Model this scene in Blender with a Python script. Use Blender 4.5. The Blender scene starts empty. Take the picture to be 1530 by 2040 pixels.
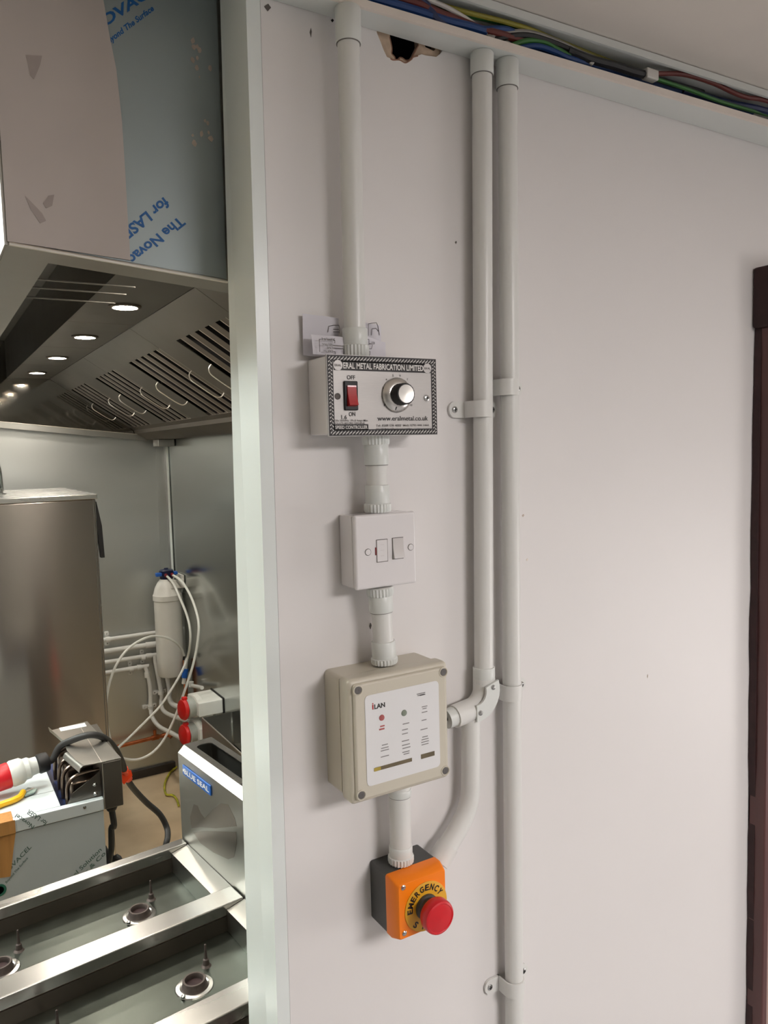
import bpy, bmesh, math, random
from mathutils import Vector, Matrix
random.seed(4)
SC = bpy.context.scene
COL = SC.collection
R = math.radians

# ------------------------------------------------------------------ camera
FPX, CX, CY, EYE = 1530.0, 765.0, 1020.0, 1.85
def _axes(vy, vx):
    dy = Vector((vy[0]-CX, vy[1]-CY, FPX)).normalized()
    dx = Vector((vx[0]-CX, vx[1]-CY, FPX)); dx = (dx-dx.dot(dy)*dy).normalized()
    dz = dx.cross(dy)
    if dz.y > 0: dz = -dz
    return dx, dy, dz
_dx, _dy, _dz = _axes((-160, 918), (3320, 825))
CR = Vector((_dx.x, _dy.x, _dz.x)); CD = Vector((_dx.y, _dy.y, _dz.y)); CF = Vector((_dx.z, _dy.z, _dz.z))
cam = bpy.data.cameras.new('camera'); cam_o = bpy.data.objects.new('camera', cam); COL.objects.link(cam_o)
cam.sensor_fit = 'HORIZONTAL'; cam.sensor_width = 36; cam.lens = 36*FPX/1530; cam.clip_start = .02
cam_o.matrix_world = Matrix(((CR.x, -CD.x, -CF.x, 0), (CR.y, -CD.y, -CF.y, 0), (CR.z, -CD.z, -CF.z, EYE), (0, 0, 0, 1)))
SC.camera = cam_o
def at(px, py, axis, val):
    """photo pixel -> point on the world plane axis=val (0 x, 1 y, 2 z)"""
    r = CR*((px-CX)/FPX)+CD*((py-CY)/FPX)+CF
    o = Vector((0, 0, EYE)); t = (val-o[axis])/r[axis]
    return o+r*t

# ------------------------------------------------------------------ world, light, exposure
w = bpy.data.worlds.new('world'); SC.world = w; w.use_nodes = True
w.node_tree.nodes['Background'].inputs[0].default_value = (.9, .95, 1, 1)
w.node_tree.nodes['Background'].inputs[1].default_value = .15
SC.view_settings.view_transform = 'Standard'; SC.view_settings.look = 'None'
SC.view_settings.gamma = 1; SC.view_settings.use_curve_mapping = False
SC.view_settings.exposure = 0.0
ROOM_L, ROOM_L2, KIT_L, SPOT_L = 31.0, 4.6, 61.0, 480.0

# ------------------------------------------------------------------ materials
def lin(c): return tuple(((v/255)/12.92 if v/255 <= .04045 else ((v/255+.055)/1.055)**2.4) for v in c)
MATS = {}
def mat(name, rgb, rough=.5, metal=0., noise=0., nscale=30., stretch=(1, 1, 1), bump=0., coat=0., emit=None, aniso=0., arot=0., trans=0., alpha=1., spec=.5, rnoise=0., tint=None):
    m = bpy.data.materials.new(name); m.use_nodes = True; nt = m.node_tree; b = nt.nodes['Principled BSDF']
    c = lin(rgb)
    b.inputs['Base Color'].default_value = (*c, 1); b.inputs['Roughness'].default_value = rough
    b.inputs['Metallic'].default_value = metal; b.inputs['Coat Weight'].default_value = coat
    b.inputs['Specular IOR Level'].default_value = spec
    if aniso:
        b.inputs['Anisotropic'].default_value = aniso; tg_ = nt.nodes.new('ShaderNodeTangent'); tg_.direction_type = 'RADIAL'; tg_.axis = 'Z'
        nt.links.new(tg_.outputs[0], b.inputs['Tangent']); b.inputs['Anisotropic Rotation'].default_value = arot
    if trans: b.inputs['Transmission Weight'].default_value = trans
    if alpha < 1: b.inputs['Alpha'].default_value = alpha
    if noise or bump or rnoise:
        tc = nt.nodes.new('ShaderNodeTexCoord'); mp = nt.nodes.new('ShaderNodeMapping'); nz = nt.nodes.new('ShaderNodeTexNoise')
        mp.inputs['Scale'].default_value = stretch; nz.inputs['Scale'].default_value = nscale; nz.inputs['Detail'].default_value = 4
        nt.links.new(tc.outputs['Object'], mp.inputs[0]); nt.links.new(mp.outputs[0], nz.inputs['Vector'])
        if noise:
            mx = nt.nodes.new('ShaderNodeMix'); mx.data_type = 'RGBA'
            lo = lin(tint) if tint else tuple(v*(1-noise) for v in c)
            mx.inputs[6].default_value = (*lo, 1); mx.inputs[7].default_value = (*tuple(min(1, v*(1+noise*.6)) for v in c), 1)
            rp = nt.nodes.new('ShaderNodeMapRange'); rp.inputs[1].default_value = .3; rp.inputs[2].default_value = .7
            nt.links.new(nz.outputs['Fac'], rp.inputs[0]); nt.links.new(rp.outputs[0], mx.inputs[0]); nt.links.new(mx.outputs[2], b.inputs['Base Color'])
        if rnoise:
            rr = nt.nodes.new('ShaderNodeMapRange'); rr.inputs[1].default_value = .3; rr.inputs[2].default_value = .7
            rr.inputs[3].default_value = max(.03, rough-rnoise); rr.inputs[4].default_value = rough+rnoise
            nt.links.new(nz.outputs['Fac'], rr.inputs[0]); nt.links.new(rr.outputs[0], b.inputs['Roughness'])
        if bump:
            bp = nt.nodes.new('ShaderNodeBump'); bp.inputs['Strength'].default_value = bump; bp.inputs['Distance'].default_value = .002
            nt.links.new(nz.outputs['Fac'], bp.inputs['Height']); nt.links.new(bp.outputs[0], b.inputs['Normal'])
    if emit:
        b.inputs['Emission Color'].default_value = (*lin(emit[0]), 1); b.inputs['Emission Strength'].default_value = emit[1]
    MATS[name] = m
    return name
mat('wall_paint', (226, 222, 220), .42, noise=.02, nscale=3, bump=.05, spec=.4)
mat('trim_gloss', (226, 231, 228), .28, noise=.015, nscale=6)
mat('ceiling_paint', (214, 206, 198), .7, noise=.03, nscale=4)
mat('plain_wall', (168, 166, 163), .7, noise=.03, nscale=3)
mat('pvc', (222, 221, 217), .33, noise=.015, nscale=20)
mat('pvc_cool', (219, 221, 217), .32, noise=.015, nscale=20)
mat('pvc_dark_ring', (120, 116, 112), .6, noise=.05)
mat('trunk_pvc', (214, 216, 212), .4, noise=.02, nscale=8)
mat('trunk_rim', (226, 216, 206), .5, noise=.04, nscale=30)
mat('gypsum', (206, 182, 158), .9, noise=.2, nscale=60, bump=.5)
mat('torn_paper', (150, 112, 92), .9, noise=.25, nscale=80)
mat('cavity', (22, 18, 18), .95, noise=.2)
mat('switch_white', (226, 222, 222), .16, noise=.01, nscale=10)
mat('switch_grey', (205, 200, 198), .22, noise=.01, nscale=10)
mat('gap_dark', (95, 88, 84), .7, noise=.05)
mat('screw', (190, 190, 188), .25, 1., noise=.1, nscale=200)
mat('black', (18, 16, 17), .5, noise=.1, nscale=40)
mat('black_print', (30, 24, 24), .5, noise=.1, nscale=60)
mat('grey_print', (96, 92, 90), .6, noise=.1, nscale=90)
mat('faint_print', (140, 137, 135), .6, noise=.1, nscale=90)
mat('white_print', (228, 224, 220), .45, noise=.03, nscale=60)
mat('face_steel', (180, 176, 173), .45, .45, noise=.03, nscale=90, stretch=(1, 1, 12))
mat('knob_steel', (222, 218, 214), .24, .95, noise=.05, nscale=60)
mat('knob_top', (226, 222, 216), .3, .9, noise=.06, nscale=40)
mat('red_switch', (170, 8, 16), .4, noise=.12, nscale=60, coat=.5)
mat('paper', (222, 219, 226), .8, noise=.02, nscale=10)
mat('beige_box', (201, 194, 178), .38, noise=.02, nscale=12)
mat('beige_dark', (120, 114, 104), .6, noise=.1)
mat('label_white', (226, 225, 225), .3, noise=.01)
mat('led_red', (176, 92, 90), .3, noise=.1); mat('led_green', (128, 136, 122), .3, noise=.1)
mat('red_print', (186, 30, 34), .5, noise=.05)
mat('olive_bar', (108, 96, 72), .5, noise=.3, nscale=40); mat('yellow_bar', (172, 150, 60), .5, noise=.1)
mat('orange', (255, 132, 8), .38, noise=.03, nscale=20)
mat('estop_grey', (72, 72, 70), .5, noise=.06, nscale=60)
mat('estop_yellow', (222, 164, 32), .4, noise=.03)
mat('estop_red', (206, 22, 34), .35, noise=.05, nscale=30)
mat('door_brown', (92, 58, 56), .4, noise=.25, nscale=12, stretch=(1, 1, .2), bump=.2)
mat('door_dark', (52, 28, 28), .7, noise=.3, nscale=40, bump=.5)
mat('door_panel', (170, 148, 138), .5, noise=.06, nscale=3)
# cable colours
for n, c in dict(cable_blue=(18, 60, 118), cable_brown=(96, 36, 30), cable_green=(52, 110, 48), cable_yellow=(140, 132, 48), cable_grey=(150, 146, 140), cable_white=(206, 202, 196), cable_black=(28, 28, 30), cable_navy=(34, 46, 86)).items():
    mat(n, c, .45, noise=.08, nscale=50)
# kitchen
mat('steel', (176, 174, 168), .34, 1., noise=.02, nscale=40, stretch=(1, 1, .05), rnoise=.02)
mat('steel_wall', (200, 201, 198), .38, 1., noise=.03, nscale=2, stretch=(.4, .4, 2), rnoise=.05)
mat('steel_mirror', (192, 196, 193), .22, 1., noise=.03, nscale=2, stretch=(.2, 1, 2), rnoise=.04)
mat('steel_polished', (150, 148, 142), .07, 1., noise=.02, nscale=4)
mat('steel_dark', (124, 120, 114), .4, 1., noise=.02, nscale=8, rnoise=.02)
mat('steel_baffle', (134, 126, 117), .4, 1., noise=.03, nscale=10)
mat('steel_edge', (226, 220, 212), .4, 1., noise=.03, nscale=30)
mat('steel_bright', (196, 194, 190), .27, 1., noise=.02, nscale=10, stretch=(.2, 1, 1), rnoise=.015)
mat('steel_ledge', (176, 174, 168), .45, 1., noise=.05, nscale=12, rnoise=.03)
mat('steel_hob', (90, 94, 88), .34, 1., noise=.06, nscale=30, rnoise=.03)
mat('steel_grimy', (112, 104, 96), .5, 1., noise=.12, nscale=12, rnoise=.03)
mat('steel_dull', (150, 142, 134), .38, 1., noise=.1, nscale=16, rnoise=.05)
mat('steel_oven', (170, 162, 155), .17, 1., noise=.012, nscale=60, stretch=(.15, 1, 3), aniso=.95, arot=.25)
mat('burner_iron', (92, 82, 78), .6, .6, noise=.25, nscale=80)
mat('burner_bore', (58, 40, 40), .8, .3, noise=.3, nscale=60)
mat('chrome', (225, 225, 225), .06, 1., noise=.02)
mat('film_white', (190, 180, 174), .55, noise=.05, nscale=5, spec=.3)
mat('film_smudge', (164, 152, 146), .6, noise=.08, nscale=40)
mat('film_blue', (150, 160, 160), .42, .3, noise=.05, nscale=6)
mat('film_fleck', (190, 174, 160), .7, noise=.2, nscale=60)
mat('film_grey', (178, 186, 188), .42, .15, noise=.03, nscale=5)
mat('film_bright', (206, 214, 216), .34, .2, noise=.03, nscale=5)
mat('blue_ink', (16, 92, 158), .5, noise=.1, nscale=80)
mat('green_ink', (74, 98, 90), .55, noise=.15, nscale=80)
mat('green_logo', (34, 96, 78), .55, noise=.1, nscale=80)
mat('lamp_lens', (255, 250, 240), .5, noise=.0, emit=((255, 246, 232), SPOT_L))
mat('panel_room', (255, 250, 242), .5, emit=((255, 250, 249), ROOM_L))
mat('added_window_light', (255, 250, 242), .5, emit=((255, 250, 249), ROOM_L2))
mat('panel_kitchen', (250, 255, 252), .5, emit=((248, 255, 250), KIT_L))
mat('panel_frame', (230, 230, 228), .5, noise=.02)
mat('floor_vinyl', (224, 203, 172), .42, noise=.09, nscale=4, tint=(200, 176, 142), bump=.03)
mat('floor_grey', (150, 150, 150), .5, noise=.08, nscale=3)
mat('hose_white', (226, 226, 220), .35, noise=.02)
mat('filter_white', (214, 212, 206), .35, noise=.02)
mat('filter_navy', (18, 24, 58), .35, noise=.1); mat('clip_blue', (26, 88, 176), .35, noise=.08); mat('port_red', (120, 24, 30), .4, noise=.1)
mat('copper', (190, 112, 74), .3, 1., noise=.2, nscale=30)
mat('socket_red', (214, 26, 24), .32, noise=.05); mat('socket_grey', (170, 174, 168), .4, noise=.05); mat('socket_white', (222, 222, 216), .4, noise=.03)
mat('plug_white', (206, 208, 204), .4, noise=.03); mat('plug_red', (206, 24, 38), .35, noise=.05)
mat('rubber', (38, 36, 35), .55, noise=.12, nscale=50)
mat('orange_tape', (246, 70, 20), .45, noise=.08)
mat('parcel_tape', (178, 130, 76), .35, noise=.12, nscale=30, stretch=(4, 4, .3), coat=.3)
mat('knife_yellow', (236, 180, 30), .35, noise=.05); mat('knife_clear', (140, 158, 150), .25, noise=.1)
mat('element', (128, 112, 100), .32, 1., noise=.2, nscale=30)
mat('badge_blue', (36, 96, 178), .3, noise=.05, coat=.4)
mat('skirting', (52, 46, 42), .5, noise=.1)
mat('earth_wire', (206, 196, 60), .4, noise=.3, nscale=40, tint=(150, 156, 50))

# ------------------------------------------------------------------ mesh tools
class MB:
    def __init__(s): s.v = []; s.f = []; s.wn = False
    def add(s, vs, fs):
        o = len(s.v); s.v += [Vector(q) for q in vs]; s.f += [tuple(i+o for i in f) for f in fs]; return s
    def box(s, a, b, M=None):
        x0, y0, z0 = a; x1, y1, z1 = b
        vs = [Vector(q) for q in ((x0, y0, z0), (x1, y0, z0), (x1, y1, z0), (x0, y1, z0), (x0, y0, z1), (x1, y0, z1), (x1, y1, z1), (x0, y1, z1))]
        if M: vs = [M @ q for q in vs]
        return s.add(vs, [(0, 3, 2, 1), (4, 5, 6, 7), (0, 1, 5, 4), (1, 2, 6, 5), (2, 3, 7, 6), (3, 0, 4, 7)])
    def rbox(s, a, b, r, seg=2, M=None, axes=None):
        """box with bevelled edges; axes: limit to edges parallel to these axes"""
        s.wn = True; bm = bmesh.new(); bmesh.ops.create_cube(bm, size=1)
        c = [(p+q)/2 for p, q in zip(a, b)]; d = [abs(q-p) for p, q in zip(a, b)]
        for q in bm.verts: q.co = Vector([c[i]+q.co[i]*d[i] for i in range(3)])
        es = list(bm.edges)
        if axes is not None:
            es = [e for e in es if max(range(3), key=lambda i: abs((e.verts[0].co-e.verts[1].co)[i])) in axes]
        bmesh.ops.bevel(bm, geom=es, offset=r, segments=seg, affect='EDGES', profile=.5)
        bm.verts.index_update()
        vs = [(M @ q.co) if M else q.co.copy() for q in bm.verts]; fs = [tuple(q.index for q in f.verts) for f in bm.faces]
        bm.free(); return s.add(vs, fs)
    def lathe(s, base, axis, prof, n=24, rib=0, ribrange=None):
        """prof: list of (radius, height along axis)"""
        ax = Vector(axis).normalized(); t = Vector((0, 0, 1)) if abs(ax.z) < .9 else Vector((1, 0, 0))
        u = ax.cross(t).normalized(); v = ax.cross(u); base = Vector(base)
        vs = []; fs = []; k = len(prof)
        for i, (r, h) in enumerate(prof):
            for j in range(n):
                a = 2*math.pi*j/n; rr = r
                if rib and ribrange and ribrange[0] <= i <= ribrange[1] and j % 2: rr = r-rib
                vs.append(base+ax*h+(u*math.cos(a)+v*math.sin(a))*rr)
        for i in range(k-1):
            for j in range(n):
                fs.append((i*n+j, i*n+(j+1) % n, (i+1)*n+(j+1) % n, (i+1)*n+j))
        if prof[0][0] > 1e-6: fs.append(tuple(range(n-1, -1, -1)))
        if prof[-1][0] > 1e-6: fs.append(tuple((k-1)*n+j for j in range(n)))
        return s.add(vs, fs)
    def cyl(s, p0, p1, r, n=20, r1=None):
        p0 = Vector(p0); p1 = Vector(p1); return s.lathe(p0, p1-p0, [(r, 0), (r if r1 is None else r1, (p1-p0).length)], n)
    def tube(s, pts, r, n=10, sub=6, smooth=True, squash=None):
        P = [Vector(p) for p in pts]
        if smooth and len(P) > 2:
            Q = []
            for i in range(len(P)-1):
                p0 = P[max(i-1, 0)]; p1 = P[i]; p2 = P[i+1]; p3 = P[min(i+2, len(P)-1)]
                for k in range(sub):
                    t = k/sub; t2 = t*t; t3 = t2*t
                    Q.append(.5*((2*p1)+(p2-p0)*t+(2*p0-5*p1+4*p2-p3)*t2+(3*p1-p0-3*p2+p3)*t3))
            Q.append(P[-1]); P = Q
        vs = []; fs = []; prev = None
        for i, p in enumerate(P):
            d = (P[min(i+1, len(P)-1)]-P[max(i-1, 0)]).normalized()
            if prev is None:
                t = Vector((0, 0, 1)) if abs(d.z) < .9 else Vector((0, 1, 0)); u = d.cross(t).normalized()
            else:
                u = (prev-d*prev.dot(d)).normalized()
            prev = u; v = d.cross(u); rr = r[i*(len(r)-1)//max(1, len(P)-1)] if isinstance(r, (list, tuple)) else r
            for j in range(n):
                a = 2*math.pi*j/n; vs.append(p+(u*math.cos(a)+v*math.sin(a))*rr)
        for i in range(len(P)-1):
            for j in range(n): fs.append((i*n+j, i*n+(j+1) % n, (i+1)*n+(j+1) % n, (i+1)*n+j))
        fs.append(tuple(range(n-1, -1, -1))); fs.append(tuple((len(P)-1)*n+j for j in range(n)))
        return s.add(vs, fs)
    def prism(s, poly, d):
        """poly: list of 3-D points (planar); extruded by vector d"""
        P = [Vector(p) for p in poly]; n = len(P); d = Vector(d)
        return s.add(P+[p+d for p in P], [tuple(range(n)), tuple(range(2*n-1, n-1, -1))]+[(i, i+n, (i+1) % n+n, (i+1) % n) for i in range(n)])
    def sheet(s, rows, thick):
        """grid rows of points -> thin solid"""
        m = len(rows); n = len(rows[0]); G = [[Vector(p) for p in r] for r in rows]; N = []
        for i in range(m):
            for j in range(n):
                a = G[min(i+1, m-1)][j]-G[max(i-1, 0)][j]; b = G[i][min(j+1, n-1)]-G[i][max(j-1, 0)]
                nn = a.cross(b); N.append(nn.normalized() if nn.length > 1e-12 else Vector((0, 0, 1)))
        fl = [p for r in G for p in r]; vs = fl+[p+q*thick for p, q in zip(fl, N)]; o = m*n; fs = []
        for i in range(m-1):
            for j in range(n-1):
                a, b, c, e = i*n+j, i*n+j+1, (i+1)*n+j+1, (i+1)*n+j
                fs += [(a, b, c, e), (a+o, e+o, c+o, b+o)]
        rim = [j for j in range(n)]+[i*n+n-1 for i in range(1, m)]+[(m-1)*n+j for j in range(n-2, -1, -1)]+[i*n for i in range(m-2, 0, -1)]
        for i in range(len(rim)):
            a, b = rim[i], rim[(i+1) % len(rim)]; fs.append((a, a+o, b+o, b))
        return s.add(vs, fs)
    def holed(s, outer, holes, d):
        """planar polygon with holes, extruded by d"""
        bm = bmesh.new(); d = Vector(d); edges = []
        for lp in [outer]+holes:
            vv = [bm.verts.new(p) for p in lp]
            edges += [bm.edges.new((vv[i], vv[(i+1) % len(vv)])) for i in range(len(vv))]
        bmesh.ops.triangle_fill(bm, use_beauty=True, use_dissolve=False, edges=edges, normal=d.normalized())
        bm.verts.index_update(); vs = [q.co.copy() for q in bm.verts]; fs = [tuple(q.index for q in f.verts) for f in bm.faces]; n = len(vs)
        bd = [(e.verts[0].index, e.verts[1].index) for e in bm.edges if len(e.link_faces) == 1]; bm.free()
        return s.add(vs+[p+d for p in vs], fs+[tuple(i+n for i in reversed(f)) for f in fs]+[(a, b, b+n, a+n) for a, b in bd])

WM = {}
def mesh_obj(name, mb, m, parent=None, label=None, kind=None, origin=None, smooth=35):
    me = bpy.data.meshes.new(name); inv = WM[parent].inverted() if parent else Matrix()
    if parent is None:
        lo = Vector([min(q[i] for q in mb.v) for i in range(3)]); hi = Vector([max(q[i] for q in mb.v) for i in range(3)])
        origin = origin or Vector(((lo.x+hi.x)/2, (lo.y+hi.y)/2, lo.z)); inv = Matrix.Translation(-origin)
    me.from_pydata([inv @ q for q in mb.v], [], mb.f)
    bm = bmesh.new(); bm.from_mesh(me); bmesh.ops.recalc_face_normals(bm, faces=bm.faces); bm.to_mesh(me); bm.free()
    if smooth:
        for p in me.polygons: p.use_smooth = True
        me.set_sharp_from_angle(angle=R(max(smooth, 55) if mb.wn else smooth))
    me.materials.append(MATS[m]); o = bpy.data.objects.new(name, me); COL.objects.link(o)
    if mb.wn:
        wn = o.modifiers.new('weighted', 'WEIGHTED_NORMAL'); wn.keep_sharp = True; wn.weight = 100
    if parent: o.parent = parent; WM[o] = WM[parent].copy()
    else: o.location = origin; WM[o] = Matrix.Translation(origin)
    if label: o['label'] = label
    if kind: o['kind'] = kind
    return o
def part(name, mb, m, parent, label=None, kind=None, smooth=35): return mesh_obj(name, mb, m, parent, label, kind, None, smooth)
def thing(name, label, cat, loc, group=None, rz=0):
    o = bpy.data.objects.new(name, None); COL.objects.link(o); o.empty_display_size = .02
    M = Matrix.Translation(Vector(loc)) @ Matrix.Rotation(rz, 4, 'Z'); o.matrix_world = M; WM[o] = M
    o['label'] = label; o['category'] = cat
    if group: o['group'] = group
    return o
def solo(name, mb, m, label, cat, group=None, smooth=35):
    o = mesh_obj(name, mb, m, smooth=smooth); o['label'] = label; o['category'] = cat
    if group: o['group'] = group
    return o
def struct(name, mb, m, parent=None, smooth=35):
    o = mesh_obj(name, mb, m, parent, smooth=smooth)
    if parent is None: o['kind'] = 'structure'
    return o
_tc = {}
def glyph(s, bold=0.):
    k = (s, bold)
    if k in _tc: return _tc[k]
    cu = bpy.data.curves.new('t', 'FONT'); cu.body = s; cu.resolution_u = 3; cu.offset = bold; cu.fill_mode = 'FRONT'
    o = bpy.data.objects.new('t', cu); COL.objects.link(o)
    me = bpy.data.meshes.new_from_object(o.evaluated_get(bpy.context.evaluated_depsgraph_get()))
    vs = [Vector(q.co) for q in me.vertices]; fs = [tuple(p.vertices) for p in me.polygons]
    bpy.data.objects.remove(o); bpy.data.curves.remove(cu); bpy.data.meshes.remove(me)
    _tc[k] = (vs, fs); return vs, fs
def text(mb, s, L, Xv, Yv, bold=0., lift=None, fit=True, capref='H'):
    """lettering: baseline from L along Xv (full width), cap height Yv"""
    vs, fs = glyph(s, bold); L = Vector(L); Xv = Vector(Xv); Yv = Vector(Yv)
    x0 = min(q.x for q in vs); x1 = max(q.x for q in vs); cap = .7
    N = Xv.cross(Yv).normalized()*(lift or .0002)
    mb.add([L+Xv*((q.x-x0)/(x1-x0))+Yv*(q.y/cap)+N for q in vs], fs); return mb
def text_px(mb, s, a, b, c, axis, val, bold=0.):
    A = at(*a, axis, val); B = at(*b, axis, val); C = at(*c, axis, val)
    return text(mb, s, A, B-A, C-A, bold)
X, Y, Z = Vector((1, 0, 0)), Vector((0, 1, 0)), Vector((0, 0, 1))
def copy_tree(o, parent=None, loc=None, label=None):
    c = o.copy(); COL.objects.link(c); c.parent = parent
    if loc is not None: c.location = loc
    if label: c['label'] = label
    for ch in list(o.children): copy_tree(ch, c)
    return c

# ================================================================== SETTING
WY, WB = .805, .895            # main wall front and back faces
CEIL = 2.39
KX, KY, KCEIL = 1.2, 4.42, 2.75   # kitchen right wall, back wall, ceiling
struct('floor', MB().box((-2.7, -3.2, -.08), (3.3, .85, 0)), 'floor_grey')
struct('floor_kitchen', MB().box((-2.7, .85, -.08), (3.3, 4.6, 0)), 'floor_vinyl')
def pz(px, py, y): q = at(px, py, 1, y); return Vector((q.x, y, q.z))
# main wall: front board with the ragged hole, back board, studs
hole_o = [pz(*p, WY) for p in ((750.8, 65.4), (758.7, 84.8), (764, 99), (770.9, 113.6), (777, 116), (783, 120), (796, 119), (807.6, 124.4), (819, 119), (823, 113.6), (832, 111.4), (840, 108), (848, 110.5), (869, 113.5), (876.6, 107.8), (881, 102))]
hole_o += [Vector((hole_o[-1].x+.004, WY, 2.352)), Vector((hole_o[0].x-.002, WY, 2.354))]
wf = MB().holed([Vector((.3235, WY, 0)), Vector((3.1, WY, 0)), Vector((3.1, WY, 2.5)), Vector((.347, WY, 2.5))], [hole_o], (0, .004, 0))
wall = struct('wall_front', wf, 'wall_paint', smooth=20)
IY = WY+.0042
hole_i = [pz(*p, IY) for p in ((776.7, 73), (781, 94.9), (781, 106.4), (785, 113), (789, 120), (793, 119), (797.5, 114.3), (803, 117), (809, 120.8), (819, 116.5), (826, 106.4), (833.5, 90))]
hole_i += [Vector((hole_i[-1].x, IY, 2.352)), Vector((hole_i[0].x, IY, 2.352))]
hole_j = [pz(*p, IY) for p in ((846, 90), (848, 94), (856, 97.5), (863.6, 101.5), (867, 99))]
hole_j += [Vector((hole_j[-1].x, IY, 2.35)), Vector((hole_j[0].x, IY, 2.35))]
core = MB().holed([Vector((.353, IY, 0)), Vector((3.1, IY, 0)), Vector((3.1, IY, 2.5)), Vector((.353, IY, 2.5))], [hole_i, hole_j], (0, .0085, 0))
part('plasterboard_core', core, 'gypsum', wall, smooth=20)
rim = MB()
for lp in (hole_i[:-2], hole_o[4:11]):
    rim.tube([p+Vector((random.uniform(-.0006, .0006), .0008, random.uniform(-.0006, .0006))) for p in lp], .0012, 6, 4)
part('torn_edge', rim, 'torn_paper', wall)
part('backing_board', MB().box((.354, WB-.012, 0), (3.1, WB, 2.5)), 'cavity', wall)
part('stud', MB().box((.354, WY+.0135, 0), (.39, WB-.0125, 2.5)), 'cavity', wall)
part('stud', MB().box((.80, WY+.0135, 0), (.845, WB-.0125, 2.5)), 'cavity', wall)
def scuff(px, py, dx, dz, m='gap_dark'):
    q = pz(px, py, WY-.0002); part('paint_chip', MB().prism([q+Vector((-dx, 0, 0)), q+Vector((0, 0, -dz)), q+Vector((dx, 0, .2*dz)), q+Vector((.2*dx, 0, dz))], (0, -.0004, 0)), m, wall)
scuff(533, 15, .004, .004); scuff(619, 65, .0012, .005); scuff(908, 483, .0015, .002); scuff(738, 1247, .0015, .004); scuff(662, 41, .002, .002, 'cavity')
scuff(1042, 1027, .002, .002, 'film_fleck'); scuff(1290, 1347, .001, .003, 'film_fleck'); scuff(1050, 1115, .002, .002, 'trunk_rim')
# white board closing the wall end
def endx(z, far): return (.298+.0151*z) if far else (.3072+.0094*z)
nb = []
for z in (0, 2.5): nb.append([Vector((endx(z, 0), WY, z)), Vector((endx(z, 1), WB, z))])
struct('trim_1', MB().prism([nb[0][0], nb[0][1], nb[1][1], nb[1][0]], (.016, 0, 0)), 'trim_gloss')
struct('trim_2', MB().box((.352, WB+.0005, 0), (KX, WB+.012, KCEIL)), 'steel_wall')      # steel lining on the kitchen side
struct('ceiling', MB().box((-2.6, -3.1, CEIL), (3.1, .80, CEIL+.05)), 'ceiling_paint')
struct('wall_rear', MB().box((-2.6, -3.15, 0), (3.1, -3.1, CEIL)), 'plain_wall')
struct('wall_side', MB().box((3.1, -3.1, 0), (3.15, WY, CEIL)), 'plain_wall')
struct('wall_left', MB().box((-2.65, -3.1, 0), (-2.6, KY, KCEIL)), 'plain_wall')
struct('ceiling_kitchen', MB().box((-2.6, .80, KCEIL), (KX+.02, KY, KCEIL+.05)), 'ceiling_paint')
struct('wall_header', MB().box((-2.6, .80, CEIL), (.3, .86, KCEIL)), 'plain_wall')
struct('wall_back', MB().box((-2.6, KY, 0), (KX, KY+.05, KCEIL)), 'steel_wall')
struct('wall_right', MB().box((KX, WB, 0), (KX+.05, KY+.05, KCEIL)), 'steel_mirror')
struct('baseboard_back', MB().rbox((-.2, KY-.02, .0), (KX-.03, KY-.001, .05), .004), 'skirting')
struct('trim_3', MB().box((KX-.052, KY-.0025, 0), (KX-.001, KY-.0005, 1.9)).box((KX-.0025, KY-.052, 0), (KX-.0005, KY-.001, 1.9)), 'steel_wall')

# lamps: recessed ceiling panels
def panel_light(x, y, z, m, label, s=.3):
    t = thing('ceiling_panel_light', label, 'ceiling light', (x, y, z-.012))
    part('frame', MB().holed([Vector((x-s, y-s, z-.012)), Vector((x+s, y-s, z-.012)), Vector((x+s, y+s, z-.012)), Vector((x-s, y+s, z-.012))], [[Vector((x-s+.02, y-s+.02, z-.012)), Vector((x+s-.02, y-s+.02, z-.012)), Vector((x+s-.02, y+s-.02, z-.012)), Vector((x-s+.02, y+s-.02, z-.012))]], (0, 0, .012)), 'panel_frame', t)
    part('diffuser', MB().box((x-s+.02, y-s+.02, z-.008), (x+s-.02, y+s-.02, z-.003)), m, t)
panel_light(1.15, -1.4, CEIL, 'panel_room', 'large square ceiling panel light nearest the brown door', .45)
wn_ = thing('added_window', 'unseen white-framed window light added on the right side wall', 'window', (3.1, -.75, .45)); wn_['kind'] = 'structure'  # glowing window out of view, added to light the wall from the right
part('pane', MB().box((3.085, -1.3, .5), (3.09, -.2, 1.5)), 'added_window_light', wn_)
for a_, b_ in (((3.075, -1.35, .45), (3.0995, -1.3, 1.55)), ((3.075, -.2, .45), (3.0995, -.15, 1.55)), ((3.075, -1.3, .45), (3.0995, -.2, .5)), ((3.075, -1.3, 1.5), (3.0995, -.2, 1.55)), ((3.08, -.77, .5), (3.0995, -.73, 1.5))):
    part('added_window_frame', MB().rbox(a_, b_, .003), 'panel_frame', wn_)
panel_light(-1.0, 2.0, KCEIL, 'panel_kitchen', 'square kitchen ceiling panel light at the front')
panel_light(-1.0, 3.5, KCEIL, 'panel_kitchen', 'square kitchen ceiling panel light at the back')

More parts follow.
